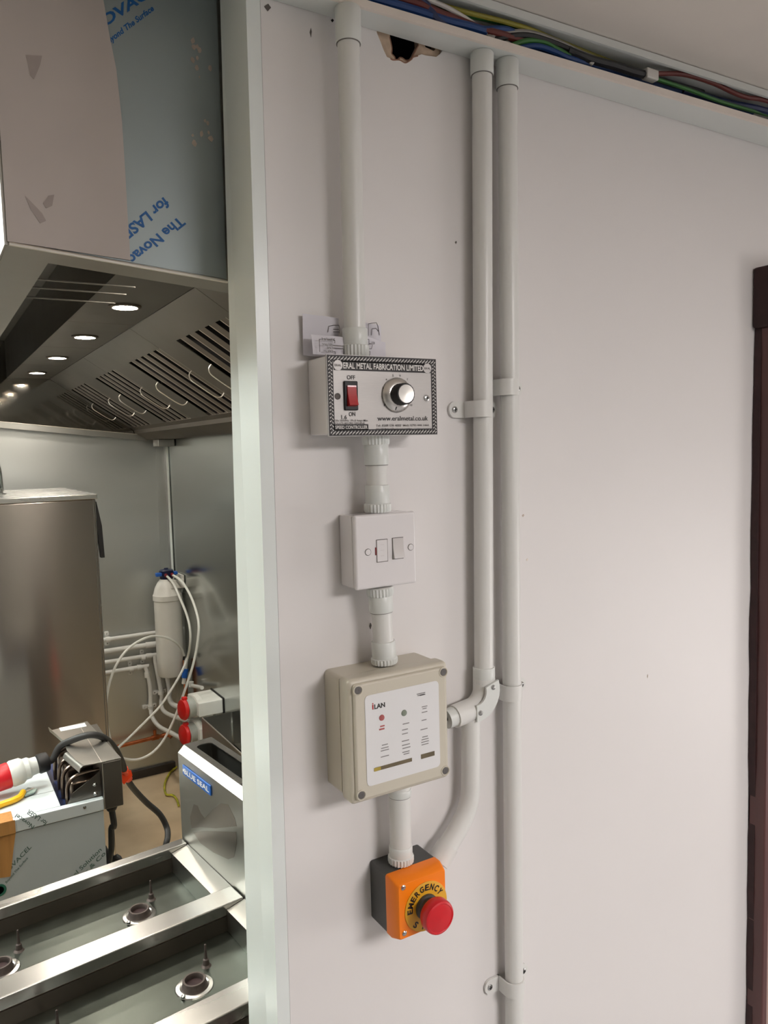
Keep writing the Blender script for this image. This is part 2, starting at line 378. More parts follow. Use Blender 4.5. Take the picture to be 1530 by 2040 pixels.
# brown door at the right edge
dx0 = 1.221
dr = thing('door_1', 'dark brown door frame with beige door leaf at right end of wall', 'door', (dx0+.5, WY, 0)); dr['kind'] = 'structure'
part('head_board', MB().rbox((dx0-.004, WY-.03, 2.035), (dx0+.95, WY-.0005, 2.135), .004), 'door_dark', dr)
part('frame_post', MB().rbox((dx0+.004, WY-.032, 0), (dx0+.019, WY-.0005, 2.036), .003), 'door_brown', dr)
part('frame_rail', MB().rbox((dx0+.019, WY-.032, 2.005), (dx0+.9, WY-.0005, 2.036), .003), 'door_brown', dr)
jag = [Vector((dx0+.004, WY-.0012, 2.04))]; zz = 2.04
for k in range(40):
    zz -= .05; jag.append(Vector((dx0+.0005+random.uniform(-.002, .002) + (.003 if zz < 1.25 else 0), WY-.0012, zz)))
jag.append(Vector((dx0+.006, WY-.0012, zz)))
part('filler_bead', MB().prism(jag, (0, -.012, 0)), 'door_dark', dr)
part('door_leaf', MB().box((dx0+.019, WY-.0285, 0), (dx0+.9, WY-.004, 2.005)), 'door_panel', dr)

# ================================================================== TRUNKING AND CABLES
TB = 2.337
tr = thing('cable_trunking', 'white open-fronted cable trunking running along the top of the wall', 'trunking', (.335, .775, TB))
def ty(x): return .768-.028*(x-.5)              # front line of the trunking, slightly out of parallel with the wall
def plank(y_off0, y_back, z0, z1, back_rel=False):
    xa, xb = .332, 3.09
    q_ = [(xa, ty(xa)+y_off0), (xb, ty(xb)+y_off0), (xb, (ty(xb)+y_back) if back_rel else y_back), (xa, (ty(xa)+y_back) if back_rel else y_back)]
    return MB().prism([Vector((x, y, z0)) for x, y in q_], (0, 0, z1-z0))
part('bottom_channel', plank(.004, WY-.0005, TB, TB+.003), 'trunk_pvc', tr)
part('back_channel', MB().box((.332, WY-.004, TB+.003), (3.09, WY-.0005, 2.388)), 'trunk_pvc', tr)
part('top_channel', plank(.004, WY-.004, 2.3845, 2.3885), 'trunk_pvc', tr)
part('bottom_lip', plank(0, .0042, TB-.0005, TB+.0085, True), 'trunk_rim', tr)
part('top_lip', plank(0, .0042, 2.379, 2.3885, True), 'trunk_pvc', tr)
def cable(pts, r, m, label): solo('cable', MB().tube(pts, r, 8, 5), m, label, 'cable', 'loose cables in the ceiling trunking')
def tp(px, py, y=.757):                         # a point inside the trunking seen at this pixel, kept within the channel
    q = at(px, py, 1, y); y2 = min(.797, max(y, ty(q.x)+.009)); q = at(px, py, 1, y2); return Vector((q.x, y2, min(2.380, max(TB+.008, q.z))))
cable([tp(600, -40, .79), tp(760, 2, .765), tp(830, 22, .757), tp(890, 42, .757), tp(960, 60, .765), tp(1100, 110, .79), tp(1500, 190, .795)], 0.005, 'cable_blue', 'thick blue cable lying nearest the hole in the wall')
cable([tp(600, -30, .795), tp(800, -2, .77), tp(880, 28, .762), tp(960, 58, .758), tp(1010, 72, .77), tp(1200, 125, .795)], .0045, 'cable_brown', 'brown cable beside the blue one above the wall hole')
cable([tp(700, -50, .78), tp(815, -10, .752), tp(848, 12, .750), tp(868, 38, .755), tp(900, 60, .78)], .0055, 'cable_navy', 'dark blue cable crossing over the others above the wall hole')
cable([tp(720, -45, .77), tp(860, 2, .752), tp(920, 32, .752), tp(970, 66, .756), tp(1030, 95, .78)], .0028, 'cable_white', 'thin white cable slanting across the trunking')
cable([tp(840, -10, .79), tp(920, 22, .775), tp(1000, 42, .772), tp(1060, 60, .772), tp(1120, 85, .78), tp(1300, 150, .795)], .003, 'cable_yellow', 'yellow striped earth cable along the trunking back')
cable([tp(840, -6, .795), tp(930, 30, .782), tp(1010, 48, .778), tp(1070, 70, .778), tp(1180, 105, .79)], .003, 'cable_green', 'green earth cable along the trunking back')
cable([tp(900, 40, .78), tp(955, 58, .77), tp(1010, 60, .766), tp(1060, 85, .778)], .0042, 'cable_blue', 'short blue cable behind the thin white one')
cable([tp(970, 76, .765), tp(1000, 68, .755), tp(1050, 65, .752), tp(1110, 84, .752), tp(1160, 108, .756), tp(1230, 135, .775)], .0038, 'cable_grey', 'pale grey cable looping above the twin conduits')
cable([tp(985, 80, .77), tp(1015, 72, .76), tp(1060, 72, .757), tp(1120, 92, .757), tp(1185, 120, .765), tp(1400, 180, .79)], .0042, 'cable_black', 'black cable under the pale grey loop')
cable([tp(1020, 90, .77), tp(1050, 81, .757), tp(1085, 84, .754), tp(1110, 98, .754), tp(1135, 112, .765)], .0032, 'cable_green', 'green cable loop right of the twin conduits')
cable([tp(1035, 95, .775), tp(1070, 92, .758), tp(1105, 103, .756), tp(1140, 118, .768), tp(1250, 150, .785)], .0036, 'cable_blue', 'blue cable loop under the green loop')
cable([tp(1130, 100, .765), tp(1175, 118, .757), tp(1220, 130, .757), tp(1260, 143, .76), tp(1290, 150, .768)], .0055, 'cable_black', 'thick black cable ending at the pale connector')
cable([tp(1300, 147, .765), tp(1360, 148, .757), tp(1420, 163, .755), tp(1480, 192, .756), tp(1560, 200, .76), tp(1800, 260, .78)], .0034, 'cable_brown', 'red-brown cable leaving the pale connector to the right')
cable([tp(1310, 158, .762), tp(1370, 178, .756), tp(1440, 204, .757), tp(1540, 232, .77)], .0026, 'cable_green', 'green cable leaving the pale connector to the right')
cable([tp(1360, 180, .79), tp(1450, 205, .775), tp(1530, 222, .765), tp(1700, 262, .775)], .005, 'cable_navy', 'dark blue cable at the far right of the trunking')
q = tp(1295, 150, .757); solo('cable_connector', MB().rbox(q-Vector((.012, .006, .007)), q+Vector((.012, .006, .007)), .002), 'cable_white', 'pale connector block joining cables in the trunking', 'connector')
q = tp(1172, 119, .754); solo('cable_end', MB().cyl(q-Vector((.008, 0, -.003)), q+Vector((.008, 0, -.003)), .0034, 10), 'cable_white', 'white stub of cut cable on the trunking lip', 'cable')

# ================================================================== CONDUITS
PY = .787
RP, RC = .0125, .0146
def zc(px, py, y=PY): return at(px, py, 1, y)
def conduit(label, a, b, secs, y=PY, top_clip=None, bot_clip=None, rp=RP):
    """secs: (px-y0, px-y1, kind)"""
    A = zc(*a, y); B = zc(*b, y)
    if top_clip: A = A+(B-A)*((A.z-top_clip)/(A.z-B.z))
    if bot_clip: B = B+(A-B)*((bot_clip-B.z)/(A.z-B.z))
    t = thing('conduit', label, 'conduit', B); d = (A-B).normalized()
    part('pipe', MB().cyl(B, A, rp, 28), 'pvc', t)
    for y0, y1, kind in secs:
        f0 = (y0-a[1])/(b[1]-a[1]); f1 = (y1-a[1])/(b[1]-a[1])
        P0 = zc(a[0]+(b[0]-a[0])*f0, y0, y); P1 = zc(a[0]+(b[0]-a[0])*f1, y1, y)
        z0 = min(P0.z, A.z); z1 = max(P1.z, B.z)
        Q1 = B+(A-B)*((z1-B.z)/(A.z-B.z)); L = z0-z1
        if kind == 'rib':
            part('ribbed_ring', MB().lathe(Q1, d, [(RC+.0008, 0), (RC+.0016, .002), (RC+.0016, L-.001), (RC, L)], 48, .0012, (0, 2)), 'pvc_cool', t)
        else:
            part('coupling', MB().lathe(Q1, d, [(rp, 0), (RC-.0006, 0), (RC, .0012), (RC, L-.001), (RC-.0006, L), (rp, L)], 32), 'pvc_cool', t)
            part('joint_shade_ring', MB().lathe(Q1, d, [(rp, -.0007), (RC-.0009, -.0007), (RC-.0009, 0), (rp, 0)], 32), 'pvc_dark_ring', t)  # dark ring paints the shadow line in the gap under each coupling
    return t
conduit('white conduit dropping from the trunking to the speed controller', (692.5, 12), (708, 716), [(12, 88, 'c'), (655, 690, 'c'), (688, 716, 'rib')], top_clip=TB-.0003, bot_clip=1.9555, y=.780)
conduit('short white conduit between speed controller and fused switch', (748, 860), (753, 1030), [(860, 886, 'rib'), (885, 926, 'c'), (966, 1004, 'c'), (1002, 1030, 'rib')], top_clip=1.8655, bot_clip=1.7755, y=.779)
conduit('short white conduit between fused switch and beige panel', (756, 1160), (767, 1335), [(1160, 1186, 'rib'), (1185, 1218, 'c'), (1276, 1312, 'c'), (1308, 1335, 'rib')], top_clip=1.6865, bot_clip=1.5935, y=.777)
conduit('white conduit between beige panel and emergency stop', (796, 1570), (799, 1730), [(1570, 1584, 'c'), (1683, 1704, 'c'), (1702, 1730, 'rib')], top_clip=1.4455, bot_clip=1.3385, rp=.0135, y=.779)
c3 = conduit('long straight white conduit, the right one of the twin conduits', (1010, 100), (1025, 2075), [(100, 177, 'c')], top_clip=TB-.0003, bot_clip=.004)
# middle conduit with inspection elbow
c2 = conduit('white conduit left of the long one, ending in an inspection elbow', (960, 80), (964, 1360), [(80, 151, 'c'), (1328, 1360, 'c')], top_clip=TB-.0003)
e0 = zc(964, 1350); ez = e0.z
ep = [e0, e0+Vector((0, 0, -.012))]
for k in range(1, 7):
    a = k/6*R(86); ep.append(e0+Vector((-.026*(1-math.cos(a)), -.002*k/6, -.012-.026*math.sin(a))))
ep.append(ep[-1]+Vector((-.028, -.001, -.003)))
elb = part('elbow', MB().tube(ep, .0148, 20, 1, smooth=False), 'pvc', c2)
cv = []; c0 = e0+Vector((-.026, 0, -.012))
for k in range(0, 11):
    a = R(-18)+k/10*R(108)
    o = Vector((math.cos(a), 0, -math.sin(a)))
    cv.append([c0+o*(.026+.012)+Vector((0, -.0152, 0)), c0+o*(.026-.010)+Vector((0, -.0152, 0))])
part('elbow_cover', MB().sheet(cv, -.003), 'pvc_cool', elb)
for p in (cv[1], cv[9]):
    m_ = (p[0]+p[1])/2; part('screw', MB().lathe(m_+Vector((0, -.003, 0)), (0, -1, 0), [(.0036, 0), (.0032, .0012), (.0008, .0014), (0, .0006)], 10), 'screw', elb)
ee = ep[-1]
part('elbow_socket', MB().cyl(ee+Vector((.006, 0, .001)), ee+Vector((-.012, 0, -.001)), .0125, 18), 'pvc_cool', elb)
solo('cable', MB().tube([ee+Vector((-.008, 0, 0)), ee+Vector((-.018, 0, -.002)), ee+Vector((-.024, .001, -.014)), Vector((.5475, PY-.008, 1.515))], .0036, 8, 5), 'cable_black', 'short black cable from the elbow to the beige panel', 'cable')
gl = thing('cable_gland', 'small grey cable gland on the right side of the beige panel', 'cable gland', (.53, PY-.008, 1.515))
part('gland_nut', MB().lathe((.5305, PY-.008, 1.515), (1, 0, 0), [(.009, 0), (.009, .006)], 6), 'grey_print', gl)
part('gland_dome', MB().lathe((.5365, PY-.008, 1.515), (1, 0, 0), [(.0075, 0), (.007, .006), (.004, .011)], 14), 'grey_print', gl)
# bent conduit to the emergency stop
bp = [zc(938, 1428, .786), zc(938, 1480, .786), zc(938, 1540, .786), zc(936, 1585, .786), zc(928, 1618, .785), zc(913, 1650, .783), zc(896, 1678, .782), zc(880, 1704, .781), zc(872, 1717, .781)]
bc = thing('bent_conduit', 'white conduit bending down-left into the emergency stop', 'conduit', bp[-1])
part('pipe', MB().tube(bp, .0128, 24, 5), 'pvc', bc)
d_ = (bp[-1]-bp[-3]).normalized()
part('coupling', MB().lathe(bp[-1]-d_*.024, d_, [(.0128, 0), (.0146, .0), (.0148, .024), (.012, .0242)], 28), 'pvc', bc)
# saddles
def saddle(px, py, label, flip=0):
    q = zc(px, py); h = .0105; t = thing('conduit_saddle', label, 'pipe clip', (q.x, WY, q.z), 'white two-screw conduit saddles')
    cx = q.x; N = 14; mb = MB(); ri, ro = RP+.0004, RP+.0026; prof = []
    out = [(cx+ro*math.cos(a), PY-ro*math.sin(a)) for a in [math.pi*k/N for k in range(N+1)]]
    inn = [(cx+ri*math.cos(a), PY-ri*math.sin(a)) for a in [math.pi*k/N for k in range(N+1)]]
    poly = [(cx+ro, WY-.0005)]+out+[(cx-ro, WY-.0005), (cx-ri, WY-.0005)]+inn[::-1]+[(cx+ri, WY-.0005)]
    n = len(poly)//2
    vs = []; fs = []
    A = poly[:n]; B = poly[n:][::-1]
    for zz in (-h, h):
        vs += [Vector((p[0], p[1], q.z+zz)) for p in A]+[Vector((p[0], p[1], q.z+zz)) for p in B]
    for i in range(n-1):
        fs += [(i, i+1, n+i+1, n+i), (2*n+i, 3*n+i, 3*n+i+1, 2*n+i+1), (i, 2*n+i, 2*n+i+1, i+1), (n+i, n+i+1, 3*n+i+1, 3*n+i)]
    fs += [(0, n, 3*n, 2*n), (n-1, 3*n-1, 4*n-1, 2*n-1)]
    mb.add(vs, fs); part('strap', mb, 'pvc', t)
    for s in (-1, 1):
        x0 = cx+s*ri; x1 = cx+s*(ro+.0145)
        pl = [Vector((x0, WY-.0005, q.z-h)), Vector((x1, WY-.0005, q.z-h))]+[Vector((x1+s*h*.9*math.cos(a), WY-.0005, q.z+h*math.sin(a))) for a in [R(-75+150*k/10) for k in range(11)]]+[Vector((x1, WY-.0005, q.z+h)), Vector((x0, WY-.0005, q.z+h))]
        tab = part('tab', MB().prism(pl, (0, -.0034, 0)), 'pvc', t)
        sc = Vector((x1+s*.001, WY-.0039, q.z))
        part('screw', MB().lathe(sc, (0, -1, 0), [(.0044, 0), (.0042, .0008), (.003, .0016), (.0008, .0018), (0, .0008)], 12), 'screw', tab)
        part('screw_slot', MB().box(sc+Vector((-.0024, -.0022, -.0005)), sc+Vector((.0024, -.0015, .0005))).box(sc+Vector((-.0005, -.0022, -.0024)), sc+Vector((.0005, -.0015, .0024))), 'black', tab)
    return t
saddle(1010, 772, 'top saddle clip on the long right-hand conduit')
saddle(1018, 1377, 'saddle clip on the long conduit beside the inspection elbow')
saddle(1023, 1962, 'lowest saddle clip on the long right-hand conduit')
saddle(957, 815, 'saddle clip on the conduit just right of the speed controller')

# ================================================================== SPEED CONTROLLER
FY = .752
sp = thing('speed_controller', 'fan speed controller box with silver printed face and dial', 'controller', (.456, WY, 1.866))
box = part('back_box', MB().rbox((.3865, .7575, 1.8665), (.5255, WY-.0005, 1.9525), .002), 'switch_white', sp)
part('gasket', MB().box((.3862, .7545, 1.893), (.40, .7577, 1.909)).box((.3862, .7545, 1.925), (.40, .7577, 1.951)).box((.3862, .7545, 1.868), (.40, .7577, 1.883)), 'black', sp)
pl = part('face_plate', MB().box((.384, FY, 1.8645), (.5285, .7546, 1.9535)), 'face_steel', sp)
X0, X1, Z0, Z1 = .384, .5285, 1.8645, 1.9535
bw = .0068; yb = FY-.0002
def fr(x0, x1, z0, z1, w_, y=yb, th=.0003):
    o = [Vector((x0, y, z0)), Vector((x1, y, z0)), Vector((x1, y, z1)), Vector((x0, y, z1))]
    i = [Vector((x0+w_, y, z0+w_)), Vector((x1-w_, y, z0+w_)), Vector((x1-w_, y, z1-w_)), Vector((x0+w_, y, z1-w_))]
    return MB().holed(o, [i], (0, -th, 0))
part('border', fr(X0+.0006, X1-.0006, Z0+.0006, Z1-.0006, bw), 'black_print', pl)
ch = MB(); yc = yb-.0004
def tick(cx, cz, dx, dz, wd=.00055):
    d = Vector((dx, 0, dz)); n = Vector((-dz, 0, dx)).normalized()*wd
    c = Vector((cx, yc, cz)); ch.add([c-d-n, c+d-n*.3, c+d+n*.3, c-d+n], [(0, 1, 2, 3)])
N1 = 34
for k in range(N1):
    x = X0+.004+(X1-X0-.008)*k/(N1-1)
    for z in (Z0+.004, Z1-.004):
        tick(x-.0006, z+.0008, .0009, .0013); tick(x+.0012, z-.0012, -.0009, -.0012)
N2 = 20
for k in range(1, N2):
    z = Z0+.004+(Z1-Z0-.008)*k/N2
    for x in (X0+.004, X1-.004):
        tick(x-.0011, z+.0006, .0011, .0009); tick(x+.0011, z-.0009, -.001, .0011)
part('border_marks', ch, 'white_print', pl, kind='stuff')
def F(px, py): return at(px, py, 1, FY)
b0 = F(663.5, 736); b1 = F(857, 726)
zb0, zb1 = F(664, 737).z, F(664, 717.5).z
part('title_strip', MB().box((.3925, yb-.0003, zb0), (.5205, yb, zb1)), 'black_print', pl)
tx = MB(); text(tx, 'ERAL METAL FABRICATION LIMITED', (.4040, yb-.0004, zb0+.0021), X*.1058, Z*(zb1-zb0-.0042), .022); part('title_lettering', tx, 'white_print', pl)
for cx in (.3975, .5155):
    d = part('logo_disc', MB().lathe((cx, yb, (zb0+zb1)/2), (0, -1, 0), [(.0057, 0), (.0057, .0007)], 28), 'face_steel', pl)
    tx = MB(); text(tx, 'ERAL', (cx-.0042, yb-.0008, (zb0+zb1)/2-.0013), X*.0084, Z*.0026, .005); part('logo_lettering', tx, 'grey_print', d)
def tl(s, pxl, pyl, w_, h_, bold=0., m='black_print'):
    q = F(pxl, pyl); part('lettering', text(MB(), s, (q.x, yb-.0001, q.z), X*w_, Z*h_, bold), m, pl)
tl('OFF', 691, 755.5, .0103, .0044, .01); tl('ON', 695, 829, .008, .0046, .01); tl('1.6', 680, 835, .0068, .0044, .008)
tl('www.eralmetal.co.uk', 752, 838, .069, .0052, .008)
tl('230v 50/60Hz 1Ph 8 Amps Max.', 665, 840, .0435, .0022, .006, 'grey_print'); tl('ISOLATE BEFORE OPENING', 665, 845.5, .039, .0022, .006, 'grey_print')
tl('Tel: 0208 558 4003  Mob: 0795 444 1444', 749, 850, .072, .0024, .006, 'grey_print'); tl('157-159 Midland Road Luton, London', 749, 857, .048, .0024, .006, 'grey_print'); tl('E10 6JT', 831, 857.5, .019, .0023, .004, 'faint_print')
for k, (sx, sy, s) in enumerate(((764.5, 809, '1'), (760.5, 793.5, '2'), (761, 775, '3'), (768.5, 758, '4'), (781.5, 750, '5'), (796, 750, '6'), (810.5, 758, '7'), (817, 774, '8'), (820, 792, '9'), (817, 809, '10'))): tl(s, sx, sy, .0014*len(s), .0024, .005, 'grey_print')
q = F(665, 857.5); part('name_strip', MB().box((q.x, yb-.0003, q.z), (q.x+.0435, yb, q.z+.0065)), 'black_print', pl)
tx = MB(); text(tx, 'SPEED CONTROLLER', (q.x+.0015, yb-.0004, q.z+.0015), X*.0405, Z*.0036, .012); part('name_lettering', tx, 'white_print', pl)
# rocker switch
q = F(698, 788.5); sw = part('switch_bezel', MB().rbox((q.x-.0085, FY-.0028, q.z-.0160), (q.x+.0085, FY+.0005, q.z+.0160), .001), 'black', sp)
rk = [Vector((q.x-.0055, FY-.0025, q.z+.0112)), Vector((q.x-.0055, FY-.0042, q.z+.011)), Vector((q.x-.0055, FY-.0048, q.z+.002)), Vector((q.x-.0055, FY-.0085, q.z-.0105)), Vector((q.x-.0055, FY-.0025, q.z-.0118))]
part('rocker', MB().prism(rk, (.011, 0, 0)), 'red_switch', sw)
q = F(672.5, 789.5); part('screw_hole', MB().lathe((q.x, FY-.0003, q.z), (0, -1, 0), [(.0036, 0), (.0036, .0003), (.0024, .0002), (.002, -.0005), (0, -.0006)], 18), 'gap_dark', sp)
q = F(849.5, 793); sc = part('screw', MB().lathe((q.x, FY-.0003, q.z), (0, -1, 0), [(.0037, 0), (.0036, .0008), (.002, .0014), (0, .0014)], 18), 'screw', sp)
part('screw_slot', MB().box((q.x-.0016, FY-.0022, q.z-.0005), (q.x+.0016, FY-.0016, q.z+.0005)).box((q.x-.0005, FY-.0022, q.z-.0016), (q.x+.0005, FY-.0016, q.z+.0016)), 'black', sc)
q = F(790, 787); kb = part('dial', MB().lathe((q.x, FY-.0004, q.z), (0, -1, 0), [(.0195, 0), (.0197, .0022), (.0182, .0045), (.0128, .0068)], 48), 'knob_steel', sp)
part('grip', MB().lathe((q.x, FY-.0070, q.z), (0, -1, 0), [(.0126, 0), (.0122, .0125), (.0113, .0134)], 40, .0004, (0, 1)), 'black', kb)
part('grip_cap', MB().lathe((q.x, FY-.0203, q.z), (0, -1, 0), [(.0102, 0), (.0102, .0006), (.004, .0002), (0, .0001)], 40), 'knob_top', kb)
part('pointer_mark', MB().prism([Vector((q.x-.0052, FY-.0058, q.z-.0140)), Vector((q.x-.0034, FY-.0058, q.z-.0136)), Vector((q.x-.0052, FY-.0050, q.z-.0178))], (0, -.0008, 0)), 'black', kb)

# folded instruction sheet tucked behind the controller
ps = thing('instruction_sheet', 'folded printed paper sheet tucked behind the speed controller', 'paper', (.44, .79, 1.954))
def curl(x0, x1, z0, z1, y, bow, lean=0., n=12, ytop=0., xs=0.):
    rows = []
    for i in range(6):
        f = i/5; z = z0+(z1-z0)*f; row = []
        for j in range(n+1):
            g = j/n; x = x0+(x1-x0)*g+xs*f
            row.append(Vector((x, y+bow*math.sin(math.pi*g)+ytop*f*f+.002*math.sin(5*g), z+lean*(g-.5))))
        rows.append(row)
    return rows
s1 = part('back_leaf', MB().sheet(curl(.3795, .424, 1.956, 2.002, .800, -.004, -.003, ytop=-.002), .0004), 'paper', ps)
s2 = part('front_leaf', MB().sheet(curl(.3825, .424, 1.956, 1.978, .7815, -.0035, -.0015, ytop=.003), .0004), 'paper', ps)
s3 = part('right_back_leaf', MB().sheet(curl(.45, .482, 1.956, 1.998, .8005, -.003, -.004), .0004), 'paper', ps)
rr = []
for i in range(6):
    z = 1.956+.024*i/5; rr.append([Vector((.449+.026*g+(.010*math.sin(g*math.pi/2)), .786-.004*math.cos(g*4.2)+.006*g*g, z-.004*g)) for g in [k/14 for k in range(15)]])
s4 = part('rolled_leaf', MB().sheet(rr, .0004), 'paper', ps)
def pline(pts, y, w_=.00035):
    ln = MB()
    for a, b in zip(pts[:-1], pts[1:]):
        A = at(*a, 1, y); B = at(*b, 1, y); ln.tube([A, B], w_, 4, 1, False)
    part('printed_line', ln, 'grey_print', {YA: s2, YB: s1, YC: s3, YD: s4}[y])
YA, YB, YC, YD = .7765, .7945, .797, .7805
pline([(637, 701), (636, 676), (645, 675), (664, 677), (667, 678), (667, 684)], YA); pline([(664, 687.5), (684, 689.5)], YA); pline([(664, 693), (684, 695), (684, 706)], YA); pline([(664, 700), (668, 701), (668, 707)], YA)
pline([(653, 662), (655, 650), (664, 648), (675, 648), (677, 655), (676, 664)], YB); pline([(664, 656), (675, 656)], YB); pline([(664, 661), (675, 661)], YB)
pline([(734, 669), (734, 645), (739, 644), (750, 643), (753, 650), (756, 668)], YC); pline([(740, 668), (741, 655), (749, 654), (754, 660)], YC)
pline([(731, 676), (735, 676), (735, 685), (746, 685), (746, 682), (740, 682)], YD); pline([(731, 695), (740, 695), (742, 687)], YD); pline([(731, 700), (737, 700), (737, 706), (734, 711)], YD)
for s, a, b, c in (('SUPPLY L', (667, 674), (640, 673), (667, 679)), ('NEUTRAL', (663, 684.5), (641, 684), (663, 689)), ('LIVE', (663, 691), (651, 690.5), (663, 695)), ('EARTH', (663, 697.5), (645, 697), (663, 702))):
    part('lettering', text_px(MB(), s, a, b, c, 1, YA, .01), 'grey_print', s2)

# ================================================================== FUSED SWITCH
fz0, fz1, fx0, fx1 = 1.6875, 1.7745, .4195, .5035; fy = .765
fc = thing('fused_switch', 'white fused switch box with rocker, below the speed controller', 'switch', (.461, WY, fz0))
part('back_box', MB().rbox((fx0+.001, .7735, fz0+.001), (fx1-.001, WY-.0005, fz1-.001), .002), 'switch_white', fc)
part('joint', MB().box((fx0+.002, .7725, fz0+.002), (fx1-.002, .7736, fz1-.002)), 'gap_dark', fc)
plate = part('plate', MB().rbox((fx0, fy, fz0), (fx1, .7727, fz1), .0034, 3), 'switch_white', fc)
def G(px, py): return at(px, py, 1, fy)
def recess(name, cx, cz, hw, hh, m, proud=.0009, gap=.0006):
    part(name+'_gap', MB().box((cx-hw-gap, fy-.0002, cz-hh-gap), (cx+hw+gap, fy+.001, cz+hh+gap)), 'gap_dark', fc)
    return part(name, MB().rbox((cx-hw, fy-proud, cz-hh), (cx+hw, fy+.001, cz+hh), .0007), m, fc)
q = G(761, 1097); fh = recess('fuse_carrier', q.x, q.z, .0072, .0128, 'switch_white')
for k in range(3): part('groove', MB().box((q.x-.0022, fy-.0012, q.z+.007-k*.0065), (q.x+.0022, fy-.0009, q.z+.0073-k*.0065)), 'switch_grey', fh)
part('flag', MB().box((q.x-.0092, fy-.0008, q.z-.0045), (q.x-.0078, fy, q.z+.0045)), 'port_red', fc)
q = G(792.5, 1092)
part('rocker_gap', MB().box((q.x-.0078, fy-.0002, q.z-.0128), (q.x+.0078, fy+.001, q.z+.0128)), 'gap_dark', fc)
part('rocker', MB().prism([Vector((q.x-.0072, fy, q.z+.0122)), Vector((q.x-.0072, fy-.0012, q.z+.0122)), Vector((q.x-.0072, fy-.0016, q.z)), Vector((q.x-.0072, fy-.0046, q.z-.0115)), Vector((q.x-.0072, fy, q.z-.0122))], (.0144, 0, 0)), 'switch_grey', fc)
for px, py in ((733, 1100), (818, 1090)):
    q = G(px, py); c_ = part('screw_cap', MB().lathe((q.x, fy-.0001, q.z), (0, -1, 0), [(.0036, 0), (.0036, .0004), (.0034, .0008), (0, .001)], 22), 'switch_white', fc)
    part('screw_ring', MB().lathe((q.x, fy-.0001, q.z), (0, -1, 0), [(.0041, 0), (.0041, .0002), (.0036, .0002)], 22), 'gap_dark', c_)

# ================================================================== BEIGE PANEL
ix0, ix1, iz0, iz1 = .3925, .5295, 1.4475, 1.5925; iy = .738
il = thing('control_box', 'beige control panel box with white label, below the fused switch', 'control panel', (.461, WY, iz0))
part('base', MB().rbox((ix0+.002, .768, iz0+.002), (ix1-.002, WY-.0005, iz1-.002), .006, 3, axes=(1,)), 'beige_box', il)
part('seam', MB().rbox((ix0+.003, .7665, iz0+.003), (ix1-.003, .7682, iz1-.003), .006, 2, axes=(1,)), 'beige_dark', il)
part('lid', MB().rbox((ix0, iy+.004, iz0), (ix1, .7667, iz1), .0055, 3), 'beige_box', il)
part('lid_face', MB().rbox((ix0+.005, iy, iz0+.005), (ix1-.005, iy+.006, iz1-.005), .003, 3), 'beige_box', il)
def I(px, py): return at(px, py, 1, iy)
for px, py in ((713, 1375.5), (883, 1339), (720, 1584)):
    q = I(px, py); s_ = part('screw_collar', MB().lathe((q.x, iy+.0002, q.z), (0, -1, 0), [(.0062, 0), (.0061, .001), (.0050, .0012), (.0045, .0002)], 22), 'beige_box', il)
    part('screw', MB().lathe((q.x, iy+.0002, q.z), (0, -1, 0), [(.0043, 0), (.0043, .0006), (.002, .0008), (0, .0003)], 16), 'grey_print', s_)
q = I(883, 1339); q2 = Vector((q.x, iy, I(720, 1584).z)); s_ = part('screw_collar', MB().lathe((q2.x, iy+.0002, q2.z), (0, -1, 0), [(.0062, 0), (.0061, .001), (.0050, .0012), (.0045, .0002)], 22), 'beige_box', il)
part('screw', MB().lathe((q2.x, iy+.0002, q2.z), (0, -1, 0), [(.0043, 0), (.0043, .0006), (.002, .0008), (0, .0003)], 16), 'grey_print', s_)
a = I(726, 1385); b = I(873, 1357); c = I(737, 1566)
lx0, lx1, lz1, lz0 = a.x, b.x, (a.z+b.z)/2, c.z
lab = part('label', MB().rbox((lx0, iy-.0006, lz0), (lx1, iy+.0004, lz1), .005, 3, axes=(1,)), 'label_white', il)
yl = iy-.0008
def dot(px, py, r, m, nm):
    q = I(px, py); part(nm, MB().lathe((q.x, iy-.0006, q.z), (0, -1, 0), [(r, 0), (r*.9, .0008), (0, .0014)], 18), m, il)
dot(760, 1429.5, .0036, 'led_red', 'red_lamp'); dot(804.5, 1420, .0038, 'led_green', 'green_lamp')
q = I(741, 1413); tx = MB(); text(tx, 'i', (q.x, yl, q.z), X*.0016, Z*.0078, .02); part('lettering', tx, 'red_print', lab)
tx = MB(); text(tx, 'LAN', (q.x+.0028, yl, q.z-.0002), X*.0140, Z*.0054, .022); part('lettering', tx, 'black_print', lab)
mk = MB()
def smear(px, py, w_, h_=.0011):
    q = I(px, py); mk.box((q.x-w_/2, yl-.0001, q.z-h_/2), (q.x+w_/2, yl, q.z+h_/2))
for px, py, w_ in ((838, 1381, .012), (841, 1384, .008), (808, 1441, .009), (806, 1453, .008), (806, 1461, .008), (807, 1475, .010), (808, 1483, .011), (809, 1489, .011), (808, 1497, .010), (845, 1407, .008), (845, 1411, .006), (845, 1418, .008), (844, 1434, .007), (844, 1452, .010), (846, 1467, .008), (846, 1472, .010), (846, 1477, .011), (846, 1482, .010), (766, 1483, .008), (766, 1489, .010), (766, 1494, .011), (766, 1506, .011), (838, 1384, .01), (809, 1501, .008)): smear(px, py, w_)
part('small_print', mk, 'faint_print', lab)
mk = MB(); smear(761, 1446, .006, .0016); smear(760, 1452, .007, .0018); part('red_print', mk, 'led_red', lab)
mk = MB(); qa = I(746, 1533); qb = I(820, 1515); mk.box((qa.x, yl-.0001, qa.z-.0022), (qb.x, yl, qa.z+.0022)); qa2 = I(838, 1506); qb2 = I(865, 1502)
